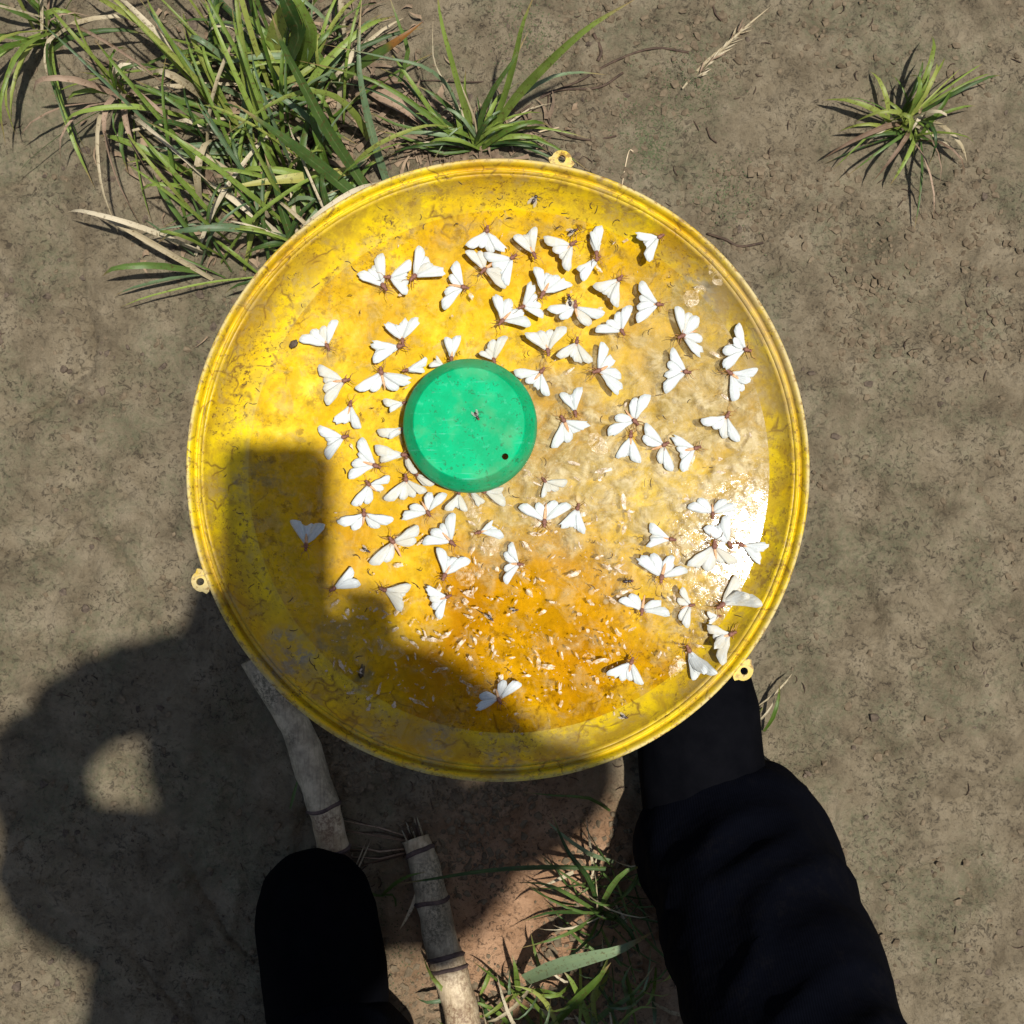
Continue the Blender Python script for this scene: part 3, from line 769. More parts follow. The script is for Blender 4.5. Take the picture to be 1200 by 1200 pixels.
ABD = {(638,612): (0, -1), (835,603): (0, -1), (837,639): (0, 1), (674,358): (0, 1), (427,602): (0, 1), (447,436): (0.15, 1), (775,677): (.15, -1), (752,716): (.1, -1)}
for i, m in enumerate(MOTHS):
    moth(*m, extra=EXTRA.get(m[:2]), abd=ABD.get(m[:2]), zoff=(i % 3) * 0.0006)

# ------------------------------------------------------------------ small dark insects
def insect(px, py, ang, L, label, zbase=None, wings=True, cat='fly'):
    z = zbase
    P = W(px, py, 0.43 if z is None else z)
    if z is None:
        z = floor_z(P); P = W(px, py, z)
    root = empty('dark_insect', (P.x, P.y, z + 0.0003), label, cat)
    root.rotation_euler.z = R(ang)
    V, F = tube_data([Vector((x * L, 0, zz * L)) for x, zz in ((-.5, .10), (-.38, .16), (-.18, .19), (-.06, .16), (.02, .18), (.18, .22), (.28, .15))], [k * L for k in (.02, .13, .16, .10, .13, .15, .06)], 10)
    mesh_obj('body', V, F, M['fly'], root)
    V, F = tube_data([Vector((x * L, 0, .17 * L)) for x in (.24, .30, .38, .46)], [k * L for k in (.05, .13, .13, .03)], 10)
    mesh_obj('head', V, F, M['body'], root)
    for s in (-1, 1):
        if wings:
            V = [(0.1 * L, s * .05 * L, .3 * L), (-.2 * L, s * .30 * L, .26 * L), (-.55 * L, s * .38 * L, .2 * L), (-.72 * L, s * .26 * L, .16 * L), (-.5 * L, s * .12 * L, .2 * L)]
            mesh_obj('wing', V, [(0, 1, 2, 3, 4)], M['flywing'], root)
        for q in range(3):
            x = (.15 - q * .14) * L
            tube('leg', [(x, s * .1 * L, .12 * L), (x + (.12 - q * .12) * L, s * .30 * L, .2 * L), (x + (.2 - q * .2) * L, s * .45 * L, .0)], [.022 * L, .02 * L, .01 * L], M['fly'], root, 5)
insect(627, 233, 60, .0085, 'small dark fly on the bare upper wall of the yellow pan')
insect(672, 271, 20, .0070, 'small dark insect at the head of a broad-winged white moth')
insect(667, 352, 100, .0090, 'purplish black fly lying above a widely spread white moth', zbase=0.4245)
insect(559, 488, -60, .0062, 'little dark fly resting on top of the green lid', zbase=0.4578)
insect(575, 724, -50, .0062, 'slim black gnat floating at the left border of the amber area')
insect(736, 681, 5, .0078, 'glossy dark beetle floating left of a large white moth', wings=False, cat='beetle')
insect(430, 645, -30, .0062, 'dark blurred gnat beside the large diagonal moth in the lower left')
insect(604, 715, 10, .0048, 'tiny black gnat among the pale flakes below the green lid')
insect(732, 840, -20, .0060, 'small brown insect stuck to the lower wall of the pan')

# dark crumb by the moth at the upper left
def lump(name, px, py, z, s, mat, label, cat, seed=1, flat=.5):
    rg = random.Random(seed); bm = bmesh.new(); bmesh.ops.create_icosphere(bm, subdivisions=3, radius=1)
    for v in bm.verts:
        k = 1 + 0.45 * noise.noise(v.co * 1.7 + Vector((seed, 0, 0))) + .2 * noise.noise(v.co * 5 + Vector((0, seed, 0)))
        v.co = Vector((v.co.x * s[0] * k, v.co.y * s[1] * k, v.co.z * s[0] * flat * k))
    o = bm_obj(name, bm, mat); P = W(px, py, z); o.location = P; o.rotation_euler.z = rg.uniform(0, 3)
    tag(o, label, cat); return o
lump('dirt_crumb', 344, 403, .4265, (.0030, .0022), M['debris'], 'dark dirt crumb stuck beside the leftmost upper moth', 'dirt', 4)
lump('dirt_crumb', 424, 787, .4215, (.0045, .0018), M['debris'], 'bluish grey dirt strip on the lower left tide line', 'dirt', 9)

# curled dead leaf scrap on the scum, detached wing
def flakes():
    rg = random.Random(11); V, F = [], []
    def flake(px, py, s, el, nv=None):
        P = W(px, py, WZ); zz = floor_z(P) + 0.0004 + rg.uniform(0, .0005); a = rg.uniform(0, 6.28)
        n = nv or rg.randint(8, 12); b = len(V); vary = .55 if nv is None else .88
        V.append((P.x, P.y, zz + .0003))
        for k in range(n):
            t = 2 * math.pi * k / n; r = s * rg.uniform(vary, 1.2 if nv is None else 1.06)
            x, y = r * math.cos(t) * el, r * math.sin(t)
            V.append((P.x + x * math.cos(a) - y * math.sin(a), P.y + x * math.sin(a) + y * math.cos(a), zz + rg.uniform(-.0001, .0003)))
        for k in range(n): F.append((b, b + 1 + k, b + 1 + (k + 1) % n))
    zones = [((550, 600), (740, 810), 260, .8), ((380, 690), (570, 830), 210, .8), ((540, 740), (780, 860), 170, .8), ((430, 600), (560, 720), 40, .8), ((640, 450), (880, 760), 90, .8),
             ((440, 270), (860, 440), 55, .8), ((780, 690), (870, 790), 40, .8), ((380, 400), (480, 640), 16, .8), ((560, 540), (720, 640), 60, .9), ((780, 580), (880, 720), 130, .8)]
    for (a, b, n, k) in zones:
        for _ in range(n):
            px = rg.uniform(a[0], b[0]); py = rg.uniform(a[1], b[1])
            if math.hypot(px - 583, py - 551) > 318: continue
            flake(px, py, k * (.0003 + .0018 * rg.random() ** 3.2), rg.uniform(1, 4.0))
    o = mesh_obj('floating_flakes', V, F, M['flake'], None, False)
    tag(o, 'pale scraps of scum and wing scales floating on the amber liquid', 'scum', kind='stuff')
    # translucent films (rings of slime)
    V.clear(); F.clear()
    for (px, py, r) in ((545, 676, 13), (560, 668, 9), (445, 758, 12), (462, 764, 10), (560, 810, 9), (795, 785, 14), (810, 350, 12), (690, 770, 6), (820, 335, 10), (835, 325, 12), (555, 590, 14), (575, 640, 13), (630, 600, 16), (700, 520, 12)):
        flake(px, py, r * .00048, rg.uniform(1.0, 1.7), 22)
    o = mesh_obj('slime_patches', V, F, M['film'], None, True)
    tag(o, 'thin translucent slime patches lying on the liquid', 'slime', kind='stuff')
    # little bubbles
    V.clear(); F.clear()
    pts = [(620, 694, 4.2), (710, 705, 3.6), (693, 694, 3.8), (770, 815, 4), (820, 470, 4), (790, 470, 3.5), (817, 455, 3)] + [(rg.uniform(600, 860), rg.uniform(480, 820), rg.uniform(.8, 2.0)) for _ in range(150)] + [(rg.uniform(800, 880), rg.uniform(570, 720), rg.uniform(.8, 1.8)) for _ in range(150)]
    for (px, py, r) in pts:
        if math.hypot(px - 583, py - 551) > 300: continue
        P = W(px, py, WZ); R0 = r * .00057; b = len(V); seg = 10
        for i, t in enumerate((0, .35, .7, 1.0)):
            for k in range(seg):
                q = 2 * math.pi * k / seg
                V.append((P.x + R0 * math.cos(q) * math.cos(t * 1.5), P.y + R0 * math.sin(q) * math.cos(t * 1.5), WZ + R0 * .7 * math.sin(t * 1.5)))
        for i in range(3):
            for k in range(seg):
                j = (k + 1) % seg
                F.append((b + i * seg + k, b + i * seg + j, b + (i + 1) * seg + j, b + (i + 1) * seg + k))
        F.append(tuple(b + 3 * seg + k for k in range(seg)))
    s = N('bubble_skin'); bb = s.bsdf((0.9, 0.8, 0.55), 0.06, 0.6); bb.inputs['Alpha'].default_value = 0.22
    o = mesh_obj('bubbles', V, F, s.m, None, True)
    tag(o, 'tiny froth bubbles scattered on the amber liquid', 'bubbles', kind='stuff')
flakes()
# brown leg-like threads curled in the liquid and on the wall
def threads():
    rg = random.Random(5); V, F = [], []
    for _ in range(150):
        if rg.random() < .45:
            a = rg.uniform(R(60), R(230)); r = rg.uniform(.165, .19); x, y = PAN.x + r * math.cos(a), PAN.y + r * math.sin(a)
        else:
            P = W(rg.uniform(400, 860), rg.uniform(260, 800), WZ); x, y = P.x, P.y
            if math.hypot(x - PAN.x, y - PAN.y) > .185: continue
        t = rg.uniform(0, 6.28); c = rg.uniform(-1.3, 1.3); ln = rg.uniform(.0012, .0036); pts = []
        for k in range(5):
            z = floor_z(Vector((x, y, 0))) + .0003
            pts.append(Vector((x, y, z))); x += ln / 2 * math.cos(t); y += ln / 2 * math.sin(t); t += c * .6
        v, f = tube_data(pts, [.00025, .0003, .0003, .00025, .0001], 5, True, len(V)); V += v; F += f
    o = mesh_obj('dirt_threads', V, F, M['root'], None)
    tag(o, 'fine brown threads of dirt and insect legs stuck in the pan', 'debris', kind='stuff')
threads()

# ------------------------------------------------------------------ grass
def blade(parent, pts, w, mat, tilt=0.0, fold=0.25, base_w=0.55, name='blade', n=None, taper=2.2, fray=0):
    """pts in world coordinates from base to tip, w = full width in metres"""
    o = Vector(parent.location)
    ln = sum((Vector(pts[i + 1]) - Vector(pts[i])).length for i in range(len(pts) - 1))
    n = n or max(7, min(18, int(ln / .016)))
    P = catmull(pts, n); V, F, UV = [], [], []
    for i, p in enumerate(P):
        t = i / (n - 1)
        d = P[min(i + 1, n - 1)] - P[max(i - 1, 0)]
        d.normalize()
        side = d.cross(Vector((0, 0, 1)))
        if side.length < .05: side = Vector((1, 0, 0))
        side.normalize(); nor = side.cross(d)
        a = tilt + .15 * math.sin(t * 5 + w * 900)
        s2 = side * math.cos(a) + nor * math.sin(a); n2 = nor * math.cos(a) - side * math.sin(a)
        ww = w * .5 * (base_w + (1 - base_w) * min(t * 3, 1)) * max(1 - t ** taper, .02)
        q = p - o
        V += [q - s2 * ww + n2 * ww * fold, q - s2 * ww * .5 + n2 * ww * fold * .35, q - n2 * ww * fold * .1, q + s2 * ww * .5 + n2 * ww * fold * .35, q + s2 * ww + n2 * ww * fold]
        UV += [(0, t), (.25, t), (.5, t), (.75, t), (1, t)]
    for i in range(n - 1):
        for k in range(4):
            a = i * 5 + k; F.append((a, a + 1, a + 6, a + 5))
    return mesh_obj(name, V, F, mat, parent, True, UV)
def PX(lst):                           # [(px, py, z)] -> world
    return [W(x, y, z) for x, y, z in lst]
PXM = 1 / 1163.                         # metres per photo pixel on the soil

def tuft_root(px, py, label, cat='grass tuft', group=None, name='grass_tuft'):
    p = W(px, py, 0.0); p.z = gh(p.x, p.y)
    return empty(name, p, label, cat, group)

# tuft behind the pan's upper rim
T1 = tuft_root(557, 172, 'green grass tuft with long arching blades just behind the top rim of the pan')
for pts, w, m in [
    ([(557,174,.01),(548,140,.05),(532,82,.12),(517,25,.16),(511,-20,.18)], 9, 'grass'),
    ([(553,174,.01),(520,150,.04),(490,108,.07),(468,76,.08),(454,58,.07)], 8, 'grass'),
    ([(550,175,.01),(515,146,.05),(470,112,.07),(420,88,.08),(345,70,.05)], 8, 'grass'),
    ([(551,172,.01),(505,148,.04),(462,118,.06),(410,98,.05),(350,96,.03)], 6, 'blue'),
    ([(545,170,.02),(530,110,.06),(500,80,.09),(455,68,.10),(375,51,.09)], 6, 'blue'),
    ([(556,172,.01),(535,120,.04),(514,85,.06),(507,60,.08),(508,15,.10)], 3, 'straw'),
    ([(562,172,.01),(563,140,.04),(578,105,.08),(600,73,.11),(620,35,.12)], 9, 'grass2'),
    ([(558,175,.01),(585,130,.05),(602,75,.10),(612,30,.14),(628,-10,.16)], 10, 'grass'),
    ([(566,172,.01),(600,120,.07),(640,76,.13),(690,32,.18),(748,-3,.20)], 14, 'grass'),
    ([(570,170,.01),(596,125,.04),(640,93,.06),(677,85,.05),(712,88,.03)], 7, 'blue'),
    ([(572,172,.01),(610,150,.02),(650,152,.03),(690,162,.02)], 5, 'grass'),
    ([(570,174,.01),(610,160,.03),(650,172,.03),(692,202,.01)], 6, 'grass'),
    ([(566,176,.01),(600,168,.02),(635,180,.02),(670,196,.01)], 7, 'grass2'),
    ([(560,160,.02),(549,144,.04),(525,160,.04),(504,196,.02)], 4, 'blue'),
    ([(548,172,.01),(500,155,.02),(465,146,.03),(425,128,.02)], 7, 'grass2'),
    ([(550,176,.01),(505,172,.02),(470,160,.03),(440,152,.02)], 6, 'grass'),
    ([(553,176,.01),(520,180,.02),(490,172,.02),(455,176,.01)], 5, 'grass2'),
    ([(556,172,.01),(550,130,.03),(545,105,.06),(546,80,.07)], 8, 'grass'),
    ([(556,172,.01),(535,135,.03),(510,112,.05),(488,100,.05)], 8, 'grass2'),
    ([(553,174,.01),(530,150,.03),(498,122,.05),(470,92,.06),(440,78,.05)], 7, 'grass2'),
    ([(557,172,.01),(570,140,.03),(590,110,.05),(612,95,.05)], 5, 'grass2'),
    ([(560,172,.01),(556,140,.04),(538,95,.07),(526,62,.08)], 4, 'straw'),
    ([(562,172,.01),(590,150,.02),(620,128,.02),(652,120,.01)], 4, 'straw'),
]:
    blade(T1, PX(pts), w * PXM * .82, M[m], random.uniform(-.6, .6))
rgt = random.Random(21)
for _ in range(34):
    a = rgt.uniform(R(-15), R(195)); L = rgt.uniform(.03, .10); h = rgt.uniform(.01, .05)
    b = W(557 + rgt.uniform(-14, 14), 172 + rgt.uniform(-4, 6), .005)
    e = b + Vector((math.cos(a), math.sin(a) * .6, 0)) * L
    blade(T1, [b, b.lerp(e, .4) + Vector((0, 0, h)), b.lerp(e, .8) + Vector((0, 0, h)), e + Vector((0, 0, h * .4))], rgt.uniform(.0025, .006), M[rgt.choice(['grass', 'grass2', 'blue', 'straw', 'grass'])], rgt.uniform(-.7, .7))

# big grass clump at the upper left
T2 = tuft_root(330, 190, 'dense clump of broad long green blades left of the pan top', name='grass_clump')
for pts, w, m in [
    ([(432,226,.03),(408,190,.06),(383,152,.10),(358,105,.14),(332,55,.18),(318,15,.20)], 15, 'grass2'),
    ([(423,236,.03),(384,203,.06),(347,174,.10),(318,152,.12),(270,118,.14)], 18, 'grass2'),
    ([(432,162,.02),(415,134,.06),(390,113,.09),(358,108,.11),(318,122,.12),(262,160,.10)], 12, 'lime'),
    ([(410,201,.03),(360,208,.05),(318,212,.06),(255,222,.06)], 15, 'yellow'),
    ([(338,246,.02),(372,175,.05),(397,137,.08),(431,98,.10)], 5, 'blue'),
    ([(452,210,.01),(440,172,.04),(428,125,.07),(420,70,.09),(424,-5,.10)], 11, 'blue'),
    ([(361,95,.03),(362,60,.07),(365,20,.10),(368,-15,.11)], 4, 'blue'),
    ([(395,100,.03),(420,79,.07),(448,61,.09),(470,45,.10),(496,25,.10)], 16, 'brown'),
    ([(320,100,.04),(350,90,.05),(372,74,.05),(392,72,.04)], 9, 'lime'),
    ([(336,80,.04),(350,40,.10),(336,5,.14),(322,-30,.16)], 26, 'grass2'),
    ([(352,78,.04),(364,45,.09),(352,10,.13),(330,-30,.15)], 20, 'grass'),
    ([(318,60,.04),(330,20,.09),(345,-20,.12)], 22, 'lime'),
    ([(468,96,.02),(478,60,.05),(468,30,.07),(455,-8,.08)], 6, 'grass2'),
    ([(318,175,.02),(350,150,.04),(380,150,.04),(420,170,.02)], 8, 'grass2'),
    ([(330,262,.01),(352,215,.04),(368,180,.06),(380,150,.07)], 6, 'grass'),
    ([(345,290,.01),(332,250,.04),(322,215,.06),(310,180,.07)], 11, 'grass2'),
    ([(330,300,.01),(345,262,.04),(368,235,.05),(398,222,.05)], 7, 'grass2'),
    ([(322,250,.01),(350,232,.04),(372,236,.05),(392,248,.04)], 6, 'blue'),
    ([(400,170,.01),(385,130,.04),(368,105,.05),(340,96,.05)], 6, 'grass'),
]:
    blade(T2, PX(pts), w * PXM * .95, M[m], random.uniform(-.5, .5), base_w=.8)
for _ in range(26):
    x = rgt.uniform(215, 350); y = rgt.uniform(120, 290); a = R(rgt.uniform(75, 150)); L = rgt.uniform(.08, .17)
    b = W(x, y, .004); e = b + Vector((math.cos(a), math.sin(a), 0)) * L; h = rgt.uniform(.06, .12)
    blade(T2, [b, b.lerp(e, .3) + Vector((0, 0, h * .7)), b.lerp(e, .7) + Vector((0, 0, h * 1.1)), e + Vector((0, 0, h * .9))], rgt.uniform(.003, .007), M[rgt.choice(['grass', 'lime', 'grass', 'blue', 'grass2'])], rgt.uniform(-.6, .6))
for _ in range(170):
    b = W(rgt.uniform(225, 410), rgt.uniform(40, 330), .004)
    if (b - Vector((PANC.x, PANC.y, 0))).length < .24 and b.y < .1: pass
    a = rgt.uniform(R(20), R(200)); L = rgt.uniform(.04, .16); h = rgt.uniform(.015, .07)
    e = b + Vector((math.cos(a), math.sin(a), 0)) * L
    blade(T2, [b, b.lerp(e, .35) + Vector((0, 0, h)), b.lerp(e, .75) + Vector((0, 0, h * 1.1)), e + Vector((0, 0, h * .5))], rgt.uniform(.0022, .0090), M[rgt.choice(['grass', 'grass2', 'grass2', 'blue', 'grass', 'lime', 'straw'])], rgt.uniform(-.7, .7))

V, F, rl = [], [], random.Random(91)
for _ in range(900):
    p = W(rl.gauss(340, 75), rl.gauss(150, 85), 0)
    if rl.random() < .25: p = W(rl.gauss(540, 45), rl.gauss(165, 18), 0)
    z = gh(p.x, p.y) + rl.uniform(.0005, .006); a = rl.uniform(0, 6.28); L = rl.uniform(.006, .035); w_ = rl.uniform(.0006, .0035); c = rl.uniform(-.8, .8); b = len(V)
    for k in range(5):
        t = k / 4; x = p.x + math.cos(a + c * t) * L * t; y = p.y + math.sin(a + c * t) * L * t; q = Vector((-math.sin(a + c * t), math.cos(a + c * t), rl.uniform(-.4, .4))) * w_ * (1.1 - t)
        zz = z + .003 * math.sin(t * 3)
        V += [(x - q.x, y - q.y, zz - q.z), (x + q.x, y + q.y, zz + q.z)]
    F += [(b + 2 * k, b + 2 * k + 1, b + 2 * k + 3, b + 2 * k + 2) for k in range(4)]
me_l = mesh_obj('leaf_litter', V, F, M['litter'])
tag(me_l, 'brown leaf litter and straw bits lying under the upper grass', 'litter', kind='stuff')
def dead_leaf(pts, w, label, name='dead_leaf', mat='dead', cat='dead leaf', tilt=0.2, fold=.5, taper=2.2):
    P = PX(pts)
    for p in P: p.z += gh(p.x, p.y)
    root = P[0].copy()
    holder = bpy.data.objects.new('holder', None); holder.location = root
    o = blade(holder, P, w * PXM, M[mat], tilt, fold, name=name, taper=taper, base_w=.12)
    o.parent = None; o.location = root
    bpy.data.objects.remove(holder)
    tag(o, label, cat); return o
dead_leaf([(428,108,.004),(455,118,.012),(480,132,.010),(496,150,.003)], 26, 'dry pinkish brown leaf lying between the two grass clumps')
dead_leaf([(430,104,.010),(450,98,.020),(470,96,.016),(490,110,.006)], 12, 'thin pale dry leaf curled over the pinkish brown one')
dead_leaf([(358,52,.006),(370,68,.016),(386,84,.010),(400,98,.004)], 22, 'brown dead leaf with pale edge amid the upper left grass')
dead_leaf([(372,50,.004),(388,60,.010),(402,70,.004)], 14, 'short dark dead leaf pointing right out of the upper left grass', mat='root')
dead_leaf([(366,228,.004),(372,210,.014),(366,190,.010)], 14, 'small dead leaf standing near the left part of the pan rim')
dead_leaf([(322,150,.004),(332,140,.014),(345,138,.008)], 16, 'brown scrap of leaf under the yellow green arching blade')
p = W(806, 92, 0); SH = empty('seed_head', (p.x, p.y, gh(p.x, p.y) + .002), 'bleached dry grass seed head lying on bare soil at the upper right', 'seed head')
blade(SH, PX([(800,104,.004),(822,78,.006),(846,58,.008),(872,34,.009),(905,6,.008)]), .0035, M['straw'], .2, .6, name='stem', taper=5)
for k in range(30):
    t = rgt.random(); x = 815 + 50 * t; y = 92 - 54 * t; a = rgt.uniform(-.5, .5)
    dx, dy = 20 * math.cos(-.75 + a), 20 * math.sin(-.75 + a); l_ = rgt.uniform(.5, 1.1)
    blade(SH, PX([(x, y, .006), (x + dx * .5 * l_, y + dy * .5 * l_, .011), (x + dx * l_, y + dy * l_, .009)]), rgt.uniform(.001, .0026), M[rgt.choice(['straw', 'straw', 'dead'])], rgt.uniform(-.8, .8), .3, name='husk', base_w=.3)

# roots, twigs and one blade's shadow strand on the soil
def root_shadow_strand(pts, r, label, mat='root', cat='root'):
    P = []
    for x, y in pts:
        p = W(x, y, 0.002); p.z = gh(p.x, p.y) + 0.0018; P.append(p)
    o = tube('root_shadow_strand', [p - P[0] for p in P], r, M[mat], None, 6, n=22)
    o.location = P[0]; tag(o, label, cat)
root_shadow_strand([(600,140),(640,112),(680,95),(720,74),(765,58),(806,64)], .0012, 'long thin brown root crossing the soil right of the grass tuft')
root_shadow_strand([(600,158),(640,110),(700,104),(730,86)], .0013, 'dark strand laid as the shadow of the greyish arched blade')  # the arched blade's cast shadow, modelled as a thin dark tube
root_shadow_strand([(643,112),(642,140),(655,156),(690,166),(722,160)], .0010, 'curved wiry root dropping down from the greyish arched blade')
root_shadow_strand([(603,172),(630,158),(655,150)], .0008, 'short reddish rootlet close to the pan tab', 'stalk')
root_shadow_strand([(695,42),(704,62),(700,74)], .0018, 'short dark hooked twig on the upper soil')
root_shadow_strand([(830,272),(850,280),(868,288),(895,284)], .0013, 'black crooked twig at the right near the pan rim')
root_shadow_strand([(835,5),(838,15),(846,24)], .0010, 'tiny dark hooked root at the top right')
root_shadow_strand([(828,150),(832,162),(840,168)], .0008, 'tiny curved root in the middle of the right soil')
root_shadow_strand([(470,100),(500,96),(560,97),(590,93)], .0007, 'hair-thin root running straight behind the grass tuft')
root_shadow_strand([(728,222),(736,180),(742,178)], .0007, 'pale rootlet above the upper right rim of the pan', 'stalk')
rr = random.Random(77); V, F = [], []
for _ in range(170):
    x, y = rr.choice([(rr.uniform(.05, .56), rr.uniform(.14, .55)), (rr.uniform(-.15, .3), rr.uniform(-.6, -.15)), (rr.uniform(-.55, .55), rr.uniform(-.55, .55))])
    t = rr.uniform(0, 6.28); c = rr.uniform(-1.2, 1.2); ln = rr.uniform(.002, .008); pts = []
    for k in range(5):
        pts.append(Vector((x, y, gh(x, y) + .0008 + .0006 * math.sin(k)))); x += ln / 2 * math.cos(t); y += ln / 2 * math.sin(t); t += c * .5
    v, f = tube_data(pts, [.0003, .0006, .0006, .0005, .0002], 5, True, len(V)); V += v; F += f
tag(mesh_obj('soil_fibres', V, F, M['root']), 'fine dark fibres and worm casts scattered over the soil', 'litter', kind='stuff')

# lower grass
T3 = tuft_root(660, 1165, 'sunlit grass tuft with one broad pale blade in front of the dark trouser leg')
for pts, w, m in [
    ([(650,1200,.01),(675,1172,.05),(700,1148,.08),(716,1128,.09)], 12, 'grass'),
    ([(615,1148,.03),(650,1133,.07),(690,1122,.09),(728,1112,.10),(765,1092,.09)], 20, 'blue'),
    ([(688,1206,.01),(712,1184,.03),(742,1164,.05),(768,1130,.06)], 9, 'grass2'),
    ([(692,1206,.01),(684,1180,.04),(670,1150,.06),(660,1138,.06)], 9, 'grass'),
    ([(655,1206,.01),(640,1175,.04),(622,1160,.05),(600,1155,.05)], 7, 'lime'),
    ([(700,1206,.01),(695,1170,.04),(706,1140,.06),(716,1115,.07)], 8, 'lime'),
    ([(640,1206,.01),(662,1185,.03),(680,1180,.04),(700,1190,.03)], 6, 'grass'),
    ([(608,1165,.005),(606,1150,.03),(604,1135,.05),(600,1118,.05)], 8, 'grass'),
    ([(606,1165,.005),(588,1152,.02),(570,1138,.03),(552,1125,.02)], 6, 'grass'),
    ([(606,1165,.005),(590,1175,.02),(570,1190,.03),(548,1192,.02)], 6, 'lime'),
    ([(608,1165,.005),(625,1175,.02),(640,1195,.03),(650,1214,.02)], 6, 'grass'),
    ([(608,1165,.005),(630,1160,.02),(655,1166,.03),(676,1178,.02)], 5, 'grass'),
    ([(600,1206,.005),(585,1188,.02),(562,1176,.03),(540,1178,.02)], 6, 'grass'),
    ([(730,1206,.005),(738,1180,.03),(730,1150,.05),(742,1128,.06)], 7, 'grass2'),
    ([(720,1206,.005),(735,1190,.03),(752,1180,.04),(772,1182,.03)], 6, 'grass'),
]:
    blade(T3, PX(pts), w * PXM * .92, M[m], random.uniform(-.5, .5), base_w=.7)
for _ in range(70):
    b = W(rgt.uniform(545, 770), rgt.uniform(1130, 1230), .004)
    a = rgt.uniform(0, 6.28); L = rgt.uniform(.02, .07); h = rgt.uniform(.01, .045); e = b + Vector((math.cos(a), math.sin(a), 0)) * L
    blade(T3, [b, b.lerp(e, .35) + Vector((0, 0, h)), b.lerp(e, .75) + Vector((0, 0, h * 1.1)), e + Vector((0, 0, h * .5))], rgt.uniform(.002, .006), M[rgt.choice(['grass', 'grass2', 'lime', 'blue', 'straw'])], rgt.uniform(-.7, .7))
T4 = tuft_root(700, 1062, 'shaded dark grass tuft between the pan and the right trouser leg')
for pts, w, m in [
    ([(702,1070,.01),(670,1050,.06),(640,1036,.08),(602,1034,.07)], 6, 'grass2'),
    ([(702,1070,.01),(668,1068,.05),(640,1070,.07),(612,1080,.06)], 7, 'grass2'),
    ([(702,1072,.01),(676,1088,.05),(650,1100,.07),(606,1112,.05)], 6, 'grass2'),
    ([(702,1072,.01),(690,1100,.05),(662,1124,.06),(640,1140,.04)], 6, 'grass2'),
    ([(702,1066,.01),(690,1030,.05),(664,995,.08),(645,948,.09)], 7, 'grass2'),
    ([(702,1068,.01),(716,1040,.05),(735,1020,.07),(760,1014,.06)], 8, 'grass2'),
    ([(710,1018,.03),(640,1016,.05),(570,1020,.06),(506,1030,.05),(465,1036,.04)], 7, 'grass2'),
    ([(672,1022,.02),(655,1030,.03),(632,1040,.03)], 6, 'straw'),
    ([(720,1010,.02),(690,1000,.06),(655,975,.07),(640,960,.07)], 6, 'blue'),
    ([(715,950,.01),(690,935,.04),(650,932,.05),(610,928,.03)], 5, 'grass2'),
    ([(702,1068,.01),(728,1080,.04),(745,1105,.06),(752,1128,.06)], 8, 'grass2'),
]:
    blade(T4, PX(pts), w * PXM * .92, M[m], random.uniform(-.5, .5), base_w=.7)
for _ in range(44):
    b = W(rgt.gauss(712, 16), rgt.gauss(1062, 26), .004)
    a = rgt.uniform(0, 6.28); L = rgt.uniform(.03, .09); h = rgt.uniform(.01, .05); e = b + Vector((math.cos(a), math.sin(a), 0)) * L
    blade(T4, [b, b.lerp(e, .35) + Vector((0, 0, h)), b.lerp(e, .75) + Vector((0, 0, h * 1.1)), e + Vector((0, 0, h * .5))], rgt.uniform(.0015, .004), M[rgt.choice(['grass2', 'grass2', 'straw', 'grass2'])], rgt.uniform(-.7, .7))
T5 = tuft_root(430, 1045, 'few wiry green blades between the two broken canes')
for pts, w, m in [
    ([(450,1050,.01),(430,1046,.03),(412,1030,.04),(400,1010,.03)], 4, 'grass2'),
    ([(447,1050,.01),(462,1036,.03),(480,1026,.05),(500,1022,.06)], 5, 'grass2'),
    ([(440,1050,.01),(460,1048,.02),(464,1060,.02),(462,1064,.01)], 4, 'grass2'),
    ([(488,1045,.03),(484,1060,.03),(474,1080,.02),(468,1090,.01)], 5, 'straw'),
    ([(340,948,.01),(346,925,.02),(352,905,.02)], 4, 'grass2'),
]:
    blade(T5, PX(pts), w * PXM, M[m], random.uniform(-.5, .5))
# small weeds elsewhere, beyond the sides of the pan
def weed(px, py, label, seed, n=16, sc=1.0):
    rg = random.Random(seed); T = tuft_root(px, py, label, name='weed_tuft', cat='weed')
    for _ in range(n):
        b = Vector(T.location) + Vector((rg.gauss(0, .008), rg.gauss(0, .008), 0))
        a = rg.uniform(0, 6.28); L = rg.uniform(.03, .12) * sc; h = rg.uniform(.015, .06) * sc; e = b + Vector((math.cos(a), math.sin(a), 0)) * L
        blade(T, [b, b.lerp(e, .35) + Vector((0, 0, h)), b.lerp(e, .75) + Vector((0, 0, h * 1.1)), e + Vector((0, 0, h * .5))], rg.uniform(.002, .007), M[rg.choice(['grass', 'grass2', 'lime', 'grass', 'straw', 'dead'])], rg.uniform(-.7, .7))
weed(150, 120, 'leafy green weed at the far upper left beyond the grass clump', 1, 26, 1.3)
weed(1060, 150, 'green weed on bare soil at the far upper right', 4, 46, .8)
weed(60, 40, 'weed in the upper left corner of the soil', 6, 26, 1.4)
weed(885, 850, 'dark little weed in the gap between pan rim and trouser leg', 8, 8, .5)

